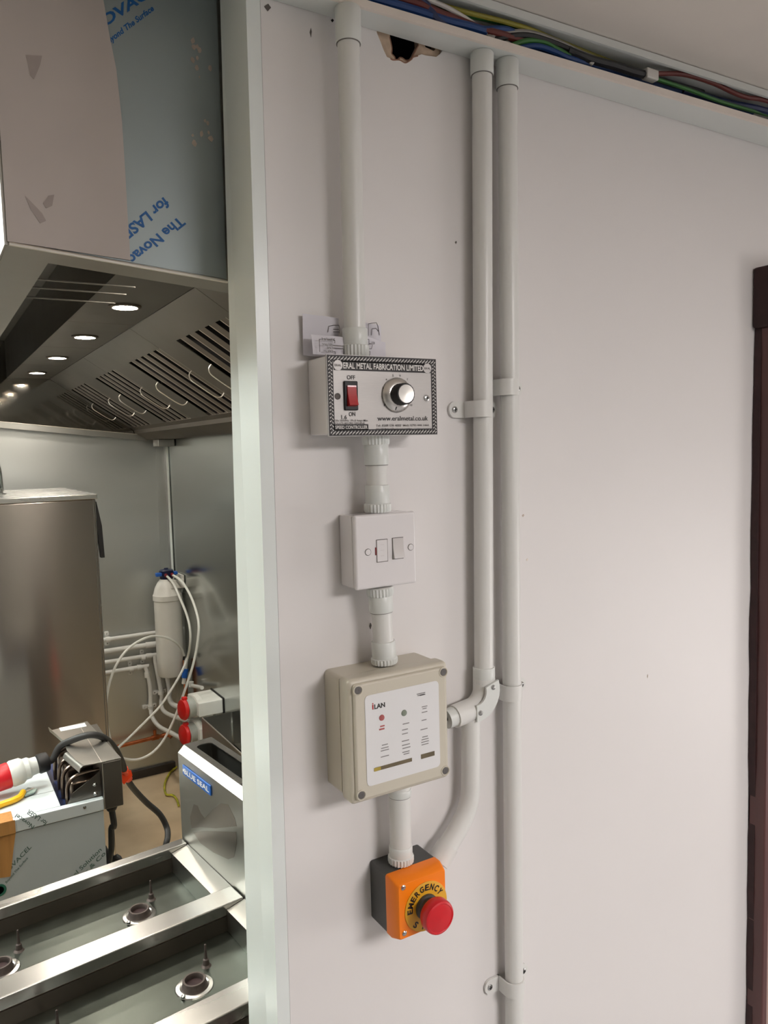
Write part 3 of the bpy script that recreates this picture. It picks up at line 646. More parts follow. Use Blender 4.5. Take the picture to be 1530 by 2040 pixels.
mk.box((qa2.x, yl-.0001, qa.z-.0026), (qb2.x, yl, qa.z+.003)); part('bar', mk, 'olive_bar', lab)
part('bar_end', MB().box((qa.x-.001, yl-.0003, qa.z-.002), (qa.x+.008, yl-.0002, qa.z+.002)), 'yellow_bar', lab)

# ================================================================== EMERGENCY STOP
ex0, ex1, ez0, ez1 = .4485, .5225, 1.2615, 1.3375; ey = .743
es = thing('emergency_stop', 'orange emergency stop box with red mushroom button at the bottom', 'emergency stop', ((ex0+ex1)/2, WY, ez0))
part('base', MB().rbox((ex0+.0005, .7665, ez0+.0005), (ex1-.0005, WY-.0005, ez1-.0005), .003, 2, axes=(1,)), 'estop_grey', es)
lid = [[], []]
lm = MB(); p0 = (ex0, ez0, ex1, ez1)
def rr_(x0, z0, x1, z1, r, y, n=4):
    out = []
    for cx, cz, a0 in ((x1-r, z1-r, 0), (x0+r, z1-r, 90), (x0+r, z0+r, 180), (x1-r, z0+r, 270)):
        for k in range(n+1):
            a = R(a0+90*k/n); out.append(Vector((cx+r*math.cos(a), y, cz+r*math.sin(a))))
    return out
rings = [rr_(ex0, ez0, ex1, ez1, .003, .7665), rr_(ex0, ez0, ex1, ez1, .003, .7565), rr_(ex0+.003, ez0+.003, ex1-.002, ez1-.004, .004, ey+.0012), rr_(ex0+.0042, ez0+.0042, ex1-.0032, ez1-.0052, .004, ey)]
n = len(rings[0]); vs = [p for r_ in rings for p in r_]; fs = [tuple(range(n)), tuple(3*n+k for k in range(n))]
for i in range(3):
    for j in range(n): fs.append((i*n+j, i*n+(j+1) % n, (i+1)*n+(j+1) % n, (i+1)*n+j))
lm.add(vs, fs); part('lid', lm, 'orange', es)
kc = Vector((.4905, ey, 1.2955))
ring = part('legend_ring', MB().lathe(kc+Vector((0, -.0002, 0)), (0, -1, 0), [(.0305, -.001), (.0305, .0008), (.0300, .0011), (.0135, .0011)], 56), 'estop_yellow', es)
tx = MB()
def arc(word, a0, a1, r, h_, flip=False):
    for k, chh in enumerate(word):
        a = R(a0+(a1-a0)*k/(len(word)-1)); rad = Vector((math.cos(a), 0, math.sin(a))); up = -rad if flip else rad
        xd = Vector((up.z, 0, -up.x)); wd = h_*(.95 if chh in 'MO' else .8)
        text(tx, chh, kc+rad*(r+h_ if flip else r)+Vector((0, -.0014, 0))-xd*wd/2, xd*wd, up*h_, .035)
arc('EMERGENCY', 178, 32, .0202, .0072); arc('STOP', 228, 312, .0202, .0072, True)
part('lettering', tx, 'black_print', ring)
part('collar', MB().lathe(kc+Vector((0, -.0012, 0)), (0, -1, 0), [(.0155, 0), (.0155, .004), (.0138, .006), (.0130, .016)], 40), 'estop_grey', es)
part('mushroom_button', MB().lathe(kc+Vector((0, -.014, 0)), (0, -1, 0), [(.0150, 0), (.0190, .002), (.0205, .0055), (.0205, .0135), (.0195, .0160), (.0175, .0168), (.0168, .0162), (.012, .0176), (0, .0186)], 48), 'estop_red', es)
for px, py in ((801.5, 1769), (804.5, 1876)):
    q = at(px, py, 1, ey); part('screw', MB().lathe((max(q.x, ex0+.0105), ey-.0003, max(q.z, ez0+.0105)), (0, -1, 0), [(.0032, -.001), (.0032, .0004), (.002, .0012), (0, .0008)], 14), 'screw', es)

# ================================================================== KITCHEN: EXTRACTION CANOPY
CY0, CY1 = .912, 4.40
NY = CY0
cn = thing('extraction_canopy', 'long stainless extraction canopy with row of downlights and baffle filters', 'extractor hood', (.65, 2.6, 1.95))
def zb(x): return 2.0745-.0775*(x-.09)
XL = .0935
part('end_panel', MB().prism([Vector((XL, NY, zb(XL))), Vector((KX-.01, NY, zb(KX))), Vector((KX-.01, NY, 2.73)), Vector((XL, NY, 2.73))], (0, .002, 0)), 'steel', cn)
fb = part('film', MB().prism([Vector((XL+.001, NY-.0012, zb(XL)+.004)), Vector((.333, NY-.0012, zb(.333)+.004)), Vector((.338, NY-.0012, 2.73)), Vector((XL+.001, NY-.0012, 2.73))], (0, .001, 0)), 'film_blue', cn, 'blue-grey protective film with blue print')
FYn = NY-.0013
edge = [at(*p, 1, FYn) for p in ((259, 519), (254, 440), (249, 350), (242, 240), (231, 140), (217, 70), (205, 0), (196, -60), (190, -140))]
edge = [Vector((p.x, NY-.0034, p.z)) for p in edge]
pf = part('peeled_film', MB().prism([Vector((XL+.0005, NY-.0034, zb(XL)+.003))]+edge+[Vector((XL+.0005, NY-.0034, edge[-1].z))], (0, .0018, 0)), 'film_white', cn, 'off-white sheet of protective film')
for s_, a, b, c in (('NOVACEL', (182, 72), (330, -28), (173, 52)), ('Beyond The Surface', (211, 92), (307, 20), (206, 81)),):
    part('lettering', text_px(MB(), s_, a, b, c, 1, FYn, .03), 'blue_ink', fb)
for s_, a, b, c in (('The Novac', (357, 431), (253, 512), (371, 446)), ('for LASER', (327, 392), (226, 473), (340, 409))):
    part('lettering', text_px(MB(), s_, a, b, c, 1, FYn, .03), 'blue_ink', fb)
for pts in (((51, 110), (84, 111), (80, 130), (68, 158), (60, 150), (55, 125)), ((86, 405), (96, 390), (108, 388), (104, 410), (92, 415)), ((50, 390), (62, 402), (84, 425), (92, 440), (80, 445), (60, 415))):
    P_ = [at(*p, 1, NY-.0036) for p in pts]; part('smudge', MB().prism([Vector((p.x, NY-.0036, p.z)) for p in P_], (0, -.0003, 0)), 'film_smudge', pf)
for _ in range(16):
    px = random.uniform(376, 420); py = random.choice([random.uniform(78, 165), random.uniform(240, 300)]); q = at(px, py, 1, FYn); r_ = random.uniform(.0012, .0042)
    part('fleck', MB().prism([Vector((q.x+r_*random.uniform(.5, 1)*math.cos(a), FYn-.0001, q.z+r_*1.4*random.uniform(.5, 1)*math.sin(a))) for a in [k*math.pi/3 for k in range(6)]], (0, -.0002, 0)), 'film_fleck', fb)
# bottom edges and flanges
part('fold_highlight', MB().tube([Vector((XL+.002, NY-.002, zb(XL)+.001)), Vector((.334, NY-.002, zb(.334)+.001))], .0021, 10, 1, False), 'steel_edge', cn)  # pale bead puts the highlight along the fold into the colour
part('end_flange', MB().prism([Vector((XL, NY+.002, zb(XL))), Vector((KX-.01, NY+.002, zb(KX))), Vector((KX-.01, NY+.05, zb(KX))), Vector((XL, NY+.05, zb(XL)))], (0, 0, .002)), 'steel', cn)
part('end_flange_upstand', MB().prism([Vector((XL, NY+.048, zb(XL)+.002)), Vector((KX-.01, NY+.048, zb(KX)+.002)), Vector((KX-.01, NY+.048, zb(KX)+.03)), Vector((XL, NY+.048, zb(XL)+.03))], (0, .002, 0)), 'steel', cn)
part('long_panel', MB().box((XL-.0025, NY, zb(XL)), (XL-.0003, CY1, 2.73)), 'steel', cn)
part('long_flange', MB().prism([Vector((XL, NY+.05, zb(XL))), Vector((.14, NY+.05, zb(.14))), Vector((.14, NY+.05, zb(.14)+.002)), Vector((XL, NY+.05, zb(XL)+.002))], (0, CY1-NY-.052, 0)), 'steel', cn)
part('long_flange_upstand', MB().box((.138, NY+.052, zb(.14)+.002), (.14, CY1-.002, zb(.14)+.02)), 'steel', cn)
LZ = 2.26
part('recess_top', MB().box((XL, NY+.002, 2.45), (.41, CY1-.002, 2.452)), 'steel_dark', cn)
part('recess_side', MB().box((.409, NY+.002, LZ), (.411, CY1-.002, 2.449)), 'steel_dark', cn)
for (a, b), (c, d) in (((75, 555), (122, 559)), ((64, 571), (131, 576)), ((48, 590), (131, 595))):
    A = at(a, b, 2, 2.20); part('cross_bar', MB().rbox((.1425, A.y-.003, 2.197), (.4085, A.y+.003, 2.2), .0008), 'steel_dark', cn)
q = at(149, 541, 2, 2.449); part('grommet', MB().lathe((q.x, q.y, 2.4495), (0, 0, -1), [(.03, 0), (.03, .004), (.022, .005), (.021, 0)], 24), 'steel_edge', cn)
ys = [NY+.052, 2.52, 3.12, 3.74, CY1-.002]
for a, b in zip(ys[:-1], ys[1:]):
    part('light_panel', MB().rbox((.41, a+.001, LZ), (.61, b-.001, LZ+.003), .0008), 'steel_dark', cn)
SA = Vector((.612, 0, LZ)); SB = Vector((1.01, 0, 2.0)); SD = (SB-SA).normalized(); SN = Vector((SD.z, 0, -SD.x)).normalized()
if SN.z > 0: SN = -SN                # pointing down and left, towards the room
SL = (SB-SA).length
def S(t, y, off=0.): p = SA+SD*(t*SL)+SN*off; return Vector((p.x, y, p.z))
def slab(t0, t1, y0, y1, o0, o1):
    vs = [S(t, y, o) for o in (o0, o1) for t, y in ((t0, y0), (t1, y0), (t1, y1), (t0, y1))]
    return MB().add(vs, [(0, 1, 2, 3), (7, 6, 5, 4), (0, 4, 5, 1), (1, 5, 6, 2), (2, 6, 7, 3), (3, 7, 4, 0)])
TF = .232
ys = [NY+.052, 1.90, 2.592, 3.42, CY1-.002]
for a, b in zip(ys[:-1], ys[1:]): part('sloping_plate', slab(0, TF, a+.001, b-.001, -.002, 0), 'steel_dark', cn)
fl = [(1.30, 1.74), (1.945, 2.395), (2.592, 3.03), (3.27, 3.68), (3.90, 4.33)]
prev = NY+.052
for a, b in fl+[(CY1-.002, CY1)]:
    if a-prev > .02: part('blank_plate', slab(TF, 1.0, prev+.001, a-.001, -.002, 0), 'steel_dark', cn)
    prev = b
for a, b in fl:
    f_ = part('baffle_filter', slab(TF, 1.0, a, b, -.034, -.032), 'cavity', cn)
    n = 5; p_ = (b-a)/n
    for k in range(n):
        y0 = a+k*p_; part('slot_shade_body', slab(TF, 1.0, y0+.004, y0+p_*.55, -.031, -.0036), 'cavity', f_); part('baffle', slab(TF, 1.0, y0+.0035, y0+p_*.55, -.0035, -.0031), 'steel_baffle', f_)  # near-black bodies put the shade of the slots into the colour
        part('baffle_edge_glint', slab(TF, 1.0, y0+p_*.55-.001, y0+p_*.55+.004, -.0034, -.0024), 'steel_edge', f_)  # paler strip: the baffle edge highlight painted as lighter steel
    part('frame_edge', slab(TF, 1.0, a-.001, a+.003, -.003, -.0005), 'steel_edge', f_)
    for y in (a+.005, b-.006):
        part('handle', MB().tube([S(.50, y, 0), S(.50, y+.002, .014), S(.53, y+.004, .026), S(.60, y+.004, .028), S(.70, y+.004, .028), S(.76, y+.004, .024), S(.78, y+.002, .012), S(.78, y, 0)], .0022, 6, 3), 'steel_edge', f_)
part('gutter', MB().prism([S(1.0, NY+.052, -.02), S(1.0, NY+.052, 0), Vector((1.03, NY+.052, 1.985)), Vector((1.034, NY+.052, 1.968)), Vector((1.10, NY+.052, 1.932)), Vector((KX-.003, NY+.052, 1.932)), Vector((KX-.003, NY+.052, 1.99))], (0, CY1-NY-.06, 0)), 'steel_grimy', cn)
part('gutter_lip', MB().tube([Vector((1.031, NY+.055, 1.987)), Vector((1.031, CY1-.03, 1.987))], .0025, 6, 1, False), 'steel', cn)
part('far_panel', MB().prism([Vector((.10, CY1, 2.06)), Vector((KX-.004, CY1, 1.95)), Vector((KX-.004, CY1, 2.45)), Vector((.10, CY1, 2.45))], (0, .002, 0)), 'steel_polished', cn)
def fs_(z0, dz): return [Vector((.10, CY1-.03, z0)), Vector((1.10, CY1-.03, z0-.108)), Vector((1.10, CY1-.03, z0-.108-dz)), Vector((.10, CY1-.03, z0-dz))]
part('far_flange', MB().prism(fs_(2.066, .031), (0, .028, 0)), 'steel', cn)
part('far_bead', MB().tube([Vector((.10, CY1-.031, 2.066)), Vector((1.10, CY1-.031, 1.958))], .002, 6, 1, False), 'steel_edge', cn)
part('drain_box', MB().rbox((1.108, 4.19, 1.893), (KX-.004, 4.30, 1.931), .003), 'steel', cn)
for ly in (1.03, 1.62, 2.21, 2.81, 3.42-.0, 4.06):
    if ly == 3.42: ly = 3.43
    dl = part('downlight', MB().lathe((.512, ly, LZ), (0, 0, -1), [(.044, 0), (.0435, .004), (.036, .006), (.0342, .006), (.0335, .001)], 32), 'steel_grimy', cn)
    part('lens', MB().lathe((.512, ly, LZ-.0005), (0, 0, -1), [(.0334, 0), (.032, .0008), (0, .0012)], 24), 'lamp_lens', dl)

# ================================================================== COMBI OVEN
ov = thing('combi_oven', 'tall brushed stainless oven standing against the back wall', 'oven', (.12, 3.6, 0))
OX, OY, OZ = .588, 3.2, 1.70
part('cabinet', MB().rbox((-.35, OY, .12), (OX, 4.05, OZ-.02), .004), 'steel_oven', ov)
part('top_plate', MB().rbox((-.355, OY-.006, OZ-.019), (OX+.006, 4.06, OZ), .002), 'steel_bright', ov)
part('door_handle', MB().prism([Vector((OX+.002, OY+.03, 1.665)), Vector((OX+.008, OY+.03, 1.668)), Vector((OX+.024, OY+.03, 1.57)), Vector((OX+.028, OY+.03, 1.44)), Vector((OX+.014, OY+.03, 1.44)), Vector((OX+.010, OY+.03, 1.50)), Vector((OX+.002, OY+.03, 1.60))], (0, .03, 0)), 'black', ov)
part('corner_strip', MB().rbox((OX-.012, OY-.003, .14), (OX-.0085, OY-.0003, OZ-.02), .001), 'steel_dark', ov)
for x in (-.3, .54):
    for y in (3.25, 4.0): part('foot', MB().cyl((x, y, 0), (x, y, .12), .02, 16), 'steel', ov)
solo('flue_cap', MB().lathe((.237, 3.62, OZ), (0, 0, 1), [(.07, 0), (.07, .006), (.058, .008), (.06, .03), (.058, .09), (.05, .14), (.036, .17), (.015, .185), (0, .187)], 32), 'chrome', 'polished chrome domed flue cap on top of the oven', 'flue cap')

# ================================================================== WATER FILTER AND HOSES
wx, wy_ = 1.118, 4.2
wfil = thing('water_filter', 'white water filter cartridge with navy head in the corner', 'water filter', (wx, wy_, .63))
part('cartridge', MB().lathe((wx, wy_, .63), (0, 0, 1), [(.064, 0), (.072, .012), (.0735, .1), (.0735, .42), (.0785, .425), (.0785, .452), (.074, .458), (.066, .49), (.05, .52), (.036, .535), (.034, .54)], 40), 'filter_white', wfil)
hd = part('head', MB().lathe((wx, wy_, 1.165), (0, 0, 1), [(.034, 0), (.036, .02), (.038, .022), (.038, .05), (.034, .055), (.012, .058), (.011, .064), (0, .065)], 28), 'filter_navy', wfil)
part('clip', MB().rbox((wx-.062, wy_-.03, 1.188), (wx-.03, wy_+.0, 1.208), .004), 'clip_blue', hd)
part('clip', MB().rbox((wx+.034, wy_-.03, 1.190), (wx+.056, wy_+.0, 1.208), .004), 'clip_blue', hd)
for dx_ in (-.012, .022): part('port', MB().cyl((wx+dx_, wy_-.03, 1.195), (wx+dx_, wy_-.055, 1.19), .009, 14), 'port_red', hd)
part('bracket', MB().rbox((wx+.002, wy_-.068, 1.118), (KX-.003, wy_-.058, 1.17), .006).rbox((KX-.012, wy_-.068, 1.118), (KX-.003, wy_+.05, 1.19), .004), 'filter_white', wfil)
def hose(pts, label, r=.0062, m='hose_white'): return solo('hose', MB().tube(pts, r, 8, 6), m, label, 'hose', 'white plastic hoses by the water filter')
def hp(px, py, y): return at(px, py, 1, y)
hose([Vector((wx-.012, wy_-.05, 1.192)), hp(345, 1162, 4.10), hp(358, 1190, 4.02), hp(371, 1222, 3.94), hp(378, 1250, 3.88), hp(379, 1280, 3.87), hp(373, 1312, 3.95), hp(360, 1342, 3.92), hp(340, 1376, 3.9), hp(318, 1408, 3.88), hp(290, 1437, 3.86), hp(262, 1465, 3.84), hp(238, 1487, 3.8), hp(222, 1502, 3.75)], 'white hose from the filter head crossing left to the oven side')
hose([Vector((wx+.022, wy_-.05, 1.192)), hp(362, 1158, 3.98), hp(380, 1188, 3.82), hp(392, 1222, 3.72), hp(396, 1250, 3.68), hp(392, 1290, 3.68), hp(383, 1330, 3.68), hp(370, 1370, 3.70), hp(355, 1412, 3.72), hp(340, 1448, 3.72), hp(322, 1480, 3.72), hp(300, 1502, 3.7), hp(275, 1513, 3.68), hp(250, 1512, 3.66), hp(232, 1503, 3.64)], 'white hose from the filter head hanging in the longer curve')
hose([hp(367, 1306, 4.06), hp(360, 1290, 4.03), hp(345, 1276, 4.0), hp(325, 1269, 3.98), hp(300, 1268, 3.96), hp(272, 1280, 3.94), hp(248, 1300, 3.92), hp(229, 1330, 3.9), hp(217, 1365, 3.88), hp(211, 1405, 3.86), hp(213, 1440, 3.84), hp(220, 1475, 3.82), hp(224, 1490, 3.8)], 'white hose looping up from the blue valve over the pipes')
vl = thing('hose_valve', 'small hose valve with blue collar below the filter', 'valve', hp(370, 1360, 4.1))
part('valve_body', MB().cyl(hp(366, 1362, 4.08), hp(371, 1312, 4.08), .011, 14), 'filter_white', vl)
part('collar', MB().cyl(hp(367, 1350, 4.08), hp(370, 1332, 4.08), .0155, 18), 'clip_blue', vl)
part('tip', MB().cyl(hp(366, 1314, 4.08), hp(367, 1306, 4.07), .006, 10), 'black', vl)

# ================================================================== WHITE PIPES, CLIPS, COPPER
PW = 4.385
def kpipe(pts, r, label, group='white conduit pipes on the kitchen wall', couplings=(), sub=5, smooth=True):
    t = thing('wall_pipe', label, 'pipe', pts[-1], group); part('pipe', MB().tube(pts, r, 12, sub, smooth), 'pvc', t)
    for a, b in couplings: part('coupling', MB().cyl(a, b, r*1.3, 14), 'pvc', t)
def V(x, y, z): return Vector((x, y, z))
kpipe([V(.45, PW, .836), V(1.10, PW, .836), V(1.145, PW, .82), V(1.15, PW, .78), V(1.15, PW, .66)], .0115, 'topmost of the white wall pipes behind the oven')
kpipe([V(.45, PW, .772), V(1.06, PW, .772), V(1.10, PW, .765), V(1.115, PW, .73), hp(337, 1370, PW), hp(337, 1388, 4.33), hp(343, 1402, 4.2), hp(358, 1409, 3.95), hp(372, 1412, 3.72)], .0135, 'second white wall pipe, bending to the upper red socket', couplings=((V(1.03, PW, .772), V(1.09, PW, .769)),))
kpipe([V(.45, PW, .71), V(1.04, PW, .71), V(1.075, PW, .70), V(1.08, PW, .66), hp(321, 1380, PW), hp(321, 1400, PW), hp(325, 1415, 4.3), hp(340, 1425, 4.1), hp(362, 1432, 3.85), hp(376, 1438, 3.72)], .0115, 'third white wall pipe, bending between the red sockets', couplings=((V(1.03, PW, .71), V(1.06, PW, .708)),))
kpipe([V(.45, PW, .652), V(.99, PW, .652), V(1.02, PW, .645), V(1.03, PW, .61), hp(299, 1370, PW), hp(300, 1410, PW), hp(304, 1430, 4.33), hp(318, 1448, 4.2), hp(345, 1462, 3.98), hp(372, 1478, 3.75)], .0115, 'lowest white wall pipe with elbow, bending to the lower red socket', couplings=((V(.975, PW, .652), V(1.0, PW, .651)), (V(1.03, PW, .615), V(1.029, PW, .585))))
def clip(px, py, label, vert=False):
    q = hp(px, py, PW); t = thing('pipe_clip', label, 'pipe clip', q, 'white clips on the kitchen pipes')
    a, h_ = (Vector((.034, 0, 0)), Vector((0, 0, .009))) if vert else (Vector((0, 0, .034)), Vector((.011, 0, 0)))
    part('strap', MB().cyl(q-h_, q+h_, .0158, 16), 'pvc', t)
    e_ = a*.9+h_*.9; part('bridge', MB().rbox((q.x-e_.x, KY-.008, q.z-e_.z), (q.x+e_.x, KY-.0005, q.z+e_.z), .002), 'pvc', t)
    for s_ in (-1, 1):
        c = q+a*s_*.82; lo = c-Vector((.011, 0, .011)); hi = c+Vector((.011, 0, .011))
        tb = part('tab', MB().rbox((lo.x, KY-.012, lo.z), (hi.x, KY-.0005, hi.z), .004, 2, axes=(1,)), 'pvc', t)
        part('screw', MB().lathe((c.x, KY-.0121, c.z), (0, -1, 0), [(.004, 0), (.003, .002), (0, .0022)], 10), 'screw', tb)
clip(215, 1274, 'white clip on the topmost wall pipe'); clip(285, 1310, 'white clip on the third wall pipe'); clip(261, 1333, 'white clip on the lowest horizontal wall pipe')
clip(320, 1380, 'white clip on the vertical pipe below the filter', True); clip(300, 1409, 'white clip on the leftmost vertical wall pipe', True)
ct = thing('mini_trunking', 'slim pale vertical trunking in the stainless wall corner', 'trunking', (KX-.012, 4.34, 1.21))
part('channel', MB().rbox((KX-.006, 4.325, 1.10), (KX-.0008, 4.355, 1.892), .002), 'steel_mirror', ct)
for y_ in (4.327, 4.350): part('cover_rib', MB().rbox((KX-.0095, y_, 1.10), (KX-.0058, y_+.004, 1.892), .001), 'pvc_cool', ct)
cp = thing('copper_pipe', 'horizontal copper pipe low on the back wall', 'pipe', (.8, 4.35, .2))
part('pipe', MB().tube([V(.45, 4.36, .218), V(1.10, 4.36, .238)], .011, 12, 1, False), 'copper', cp)
part('tee', MB().cyl((1.03, 4.36, .236), (1.07, 4.36, .237), .015, 14).cyl((1.05, 4.36, .236), (1.05, 4.36, .28), .009, 10), 'copper', cp)
part('elbow', MB().tube([V(1.09, 4.36, .238), V(1.125, 4.355, .238), V(1.14, 4.34, .225)], .0135, 12, 4), 'copper', cp)
cp = thing('copper_riser', 'vertical copper pipe with fittings beside the sockets', 'pipe', (1.165, 4.2, 0))
part('pipe', MB().tube([V(1.15, 4.1, .0), V(1.15, 4.1, .19)], .0125, 12, 1, False), 'copper', cp)
part('pipe', MB().tube([V(1.17, 4.12, .19), V(1.175, 4.13, .72)], .011, 12, 1, False), 'copper', cp)
part('tee', MB().cyl((1.15, 4.1, .12), (1.15, 4.1, .20), .017, 14).cyl((1.13, 4.1, .17), (1.19, 4.12, .17), .014, 12), 'copper', cp)
part('stop_valve', MB().cyl((1.13, 4.09, .20), (1.13, 4.09, .25), .011, 12).cyl((1.13, 4.05, .24), (1.13, 4.1, .24), .006, 8), 'copper', cp)

# ================================================================== RED SOCKETS
for k, (z, lb) in enumerate(((.612, 'upper of the two red-lidded industrial sockets'), (.485, 'lower of the two red-lidded industrial sockets'))):
    t = thing('industrial_socket', lb, 'socket', (KX, 3.66, z-.05), 'red-lidded industrial sockets')
    part('housing', MB().rbox((1.075, 3.575, z-.036), (KX-.003, 3.76, z+.036), .006), 'socket_white', t)
    part('back_plate', MB().box((KX-.0029, 3.57, z-.04), (KX-.0006, 3.765, z+.04)), 'black', t)
    c = V(1.076, 3.66, z); ax = Vector((-1, -.28, -.05)).normalized()
    part('flange', MB().lathe(c, ax, [(.058, -.02), (.058, .006), (.052, .01)], 28), 'socket_white', t)
    part('collar', MB().lathe(c+ax*.01, ax, [(.05, 0), (.05, .035), (.046, .04)], 28), 'socket_grey', t)
    ld = part('lid', MB().lathe(c+ax*.052, (ax+Vector((0, .1, .12))).normalized(), [(.052, 0), (.053, .006), (.046, .016), (.02, .021), (0, .022)], 28), 'socket_red', t)
    part('hinge', MB().rbox(c+ax*.05+V(-.012, -.012, .044), c+ax*.05+V(.012, .012, .06), .003), 'socket_red', ld)
tp_ = thing('stub_pipe', 'short white pipe stub feeding the upper socket box', 'pipe', (1.17, 3.8, .66))
part('pipe', MB().cyl(V(1.155, 3.77, .66), hp(383, 1366, 3.98), .010, 12), 'pvc', tp_)
part('cap', MB().cyl(hp(381, 1368, 3.99), hp(381, 1358, 3.99), .013, 12), 'pvc', tp_)
sc_ = thing('steel_cabinet', 'low open-topped stainless cabinet against the right wall', 'cabinet', (1.12, 3.3, 0))
part('side_panel', MB().box((1.055, 2.9, .05), (1.058, 3.47, .612)), 'steel', sc_)
part('end_panel', MB().box((1.058, 2.9, .05), (KX-.004, 2.903, .612)), 'steel', sc_); part('end_panel', MB().box((1.058, 3.467, .05), (KX-.004, 3.47, .612)), 'steel', sc_)
part('shelf', MB().box((1.058, 2.903, .45), (KX-.004, 3.467, .453)), 'steel_dark', sc_)
part('rim', MB().tube([V(1.0565, 2.902, .612), V(1.0565, 3.468, .612)], .003, 6, 1, False), 'steel_edge', sc_)
part('plinth', MB().box((1.06, 2.91, 0), (KX-.006, 3.46, .05)), 'steel_dark', sc_)
wr = [at(*p, 2, .012) for p in ((352, 1528), (338, 1540), (328, 1562), (331, 1582), (344, 1584), (352, 1592), (356, 1605))]
solo('earth_wire', MB().tube(wr, .006, 6, 5), 'earth_wire', 'loose yellow-green earth wire lying on the kitchen floor', 'wire')

# ================================================================== FRYER UNDER FILM
fr_ = thing('electric_fryer', 'film-wrapped stainless fryer with tilted element head', 'fryer', (.06, 2.33, 0))
FX0, FX1, FY0, FY1, FZ = -.28, .368, 2.14, 2.56, .92
body = part('cabinet', MB().rbox((FX0, FY0+.004, .08), (FX1, FY1, FZ-.036), .002), 'film_grey', fr_)
part('top_fold', MB().rbox((FX0, FY0, FZ-.034), (FX1+.002, FY0+.02, FZ), .003), 'film_bright', fr_)
part('top_film', MB().box((FX0, FY0+.0205, FZ-.03), (.262, FY0+.13, FZ-.0005)), 'film_bright', fr_)
part('top_film', MB().box((FX0, FY0+.134, FZ-.03), (.262, FY1, FZ-.001)), 'film_bright', fr_)
part('joint', MB().box((FX0, FY0+.130, FZ-.03), (.262, FY0+.134, FZ-.003)), 'gap_dark', fr_)
part('joint', MB().box((FX0, FY0+.005, FZ-.0365), (FX1, FY0+.02, FZ-.0335)), 'gap_dark', fr_)
part('tank', MB().box((.263, FY0+.021, FZ-.03), (FX1, FY1, FZ-.028)), 'cable_navy', fr_)
for x in (FX0+.03, FX1-.03):
    for y in (FY0+.04, FY1-.04): part('foot', MB().cyl((x, y, 0), (x, y, .08), .018, 14), 'steel', fr_)
q = at(168.5, 1608, 1, FY0); part('screw', MB().lathe((q.x, FY0-.0002, q.z), (0, -1, 0), [(.0045, 0), (.004, .002), (0, .003)], 12), 'screw', fr_)
yA = FY0+.0038; yF = FY0-.0003
for s_, a, b, c, y, m in (('Novacel', (69, 1645), (34, 1621), (64, 1652), yF, 'green_ink'), ('for LASER', (95, 1637), (58, 1612), (89, 1645), yF, 'green_ink'), ('NOVACEL', (8, 1748), (63, 1688), (3, 1742), yA, 'green_ink'), ('Beyond The Surface', (13, 1760), (56, 1710), (10, 1757), yA, 'green_ink'),
                           ('Novacel Solution', (115, 1780), (203, 1694), (110, 1774), yA, 'green_ink'), ('for Laser & Co', (125, 1790), (211, 1701), (120, 1784), yA, 'green_ink')):
    part('lettering', text_px(MB(), s_, a, b, c, 1, y, .012), m, body)
q = at(-1, 1774, 1, yA); part('film_logo', MB().lathe((q.x, yA-.0001, q.z), (0, -1, 0), [(.0165, 0), (.0165, .0003), (.0105, .0003), (.0105, 0)], 28), 'green_logo', body)
tA = [at(*p, 1, yA) for p in ((-8, 1650), (30, 1642), (27, 1690), (21, 1746), (-8, 1750))]; x0 = tA[1].x
part('parcel_tape', MB().prism([Vector((p.x, yA-.0002, min(p.z, FZ-.036))) for p in tA], (0, -.0006, 0)), 'parcel_tape', fr_)
part('parcel_tape', MB().box((tA[0].x-.02, yF-.0006, FZ-.034), (x0, yF, FZ+.0004)).box((tA[0].x-.02, yF, FZ+.0001), (x0-.004, FY0+.06, FZ+.0008)), 'parcel_tape', fr_)
# element head
hdz = 1.02
head = part('element_head', MB().rbox((.3695, FY0-.004, .888), (.42, 2.47, hdz), .003), 'steel_dark', fr_)
pts_ = [(.420, FY0-.004), (.3695, FY0-.004), (.325, FY0+.0), (.312, FY0+.05), (.303, FY0+.14), (.306, FY0+.2), (.284, FY0+.34), (.396, FY0+.36)]
part('guard_plate', MB().prism([V(x, y, hdz+.0004) for x, y in pts_], (0, 0, .0025)), 'steel', fr_)
rw = []
for i in range(5):
    y = FY0+.0+.13*i/4; xo = .325-.022*i/4
    rw.append([V(xo-.012*math.sin(a), y, hdz+.0004-.012*(1-math.cos(a))*1.2) for a in [R(90*k/5) for k in range(6)]])
part('guard_nose', MB().sheet(rw, .002), 'steel', fr_)
part('guard_lip', MB().prism([V(.284, FY0+.34, hdz), V(.306, FY0+.2, hdz), V(.303, FY0+.2, hdz+.012), V(.281, FY0+.34, hdz+.014)], (.0015, 0, 0)), 'steel', fr_)
qa = at(128, 1452, 2, hdz+.004); qb = at(170, 1440, 2, hdz+.004)
part('sticker', MB().box((.312, 2.452, hdz+.0031), (.386, 2.486, hdz+.0036)), 'label_white', fr_)
part('head_joint', MB().box((.368, FY0-.003, hdz+.003), (.3695, 2.47, hdz+.0036)), 'steel_edge', fr_)
for k, y in enumerate((2.185, 2.265, 2.33, 2.41)):
    part('element', MB().tube([V(.372, y, .985), V(.335, y, .985), V(.305, y, .98), V(.288, y, .962), V(.284, y, .93), V(.284, y, .896)], .0055, 10, 5), 'element', fr_)
    part('element_bank', MB().rbox((.294, y+.008, .895), (.3685, y+.058, .972-.01*(k == 0)), .008), 'element', fr_)
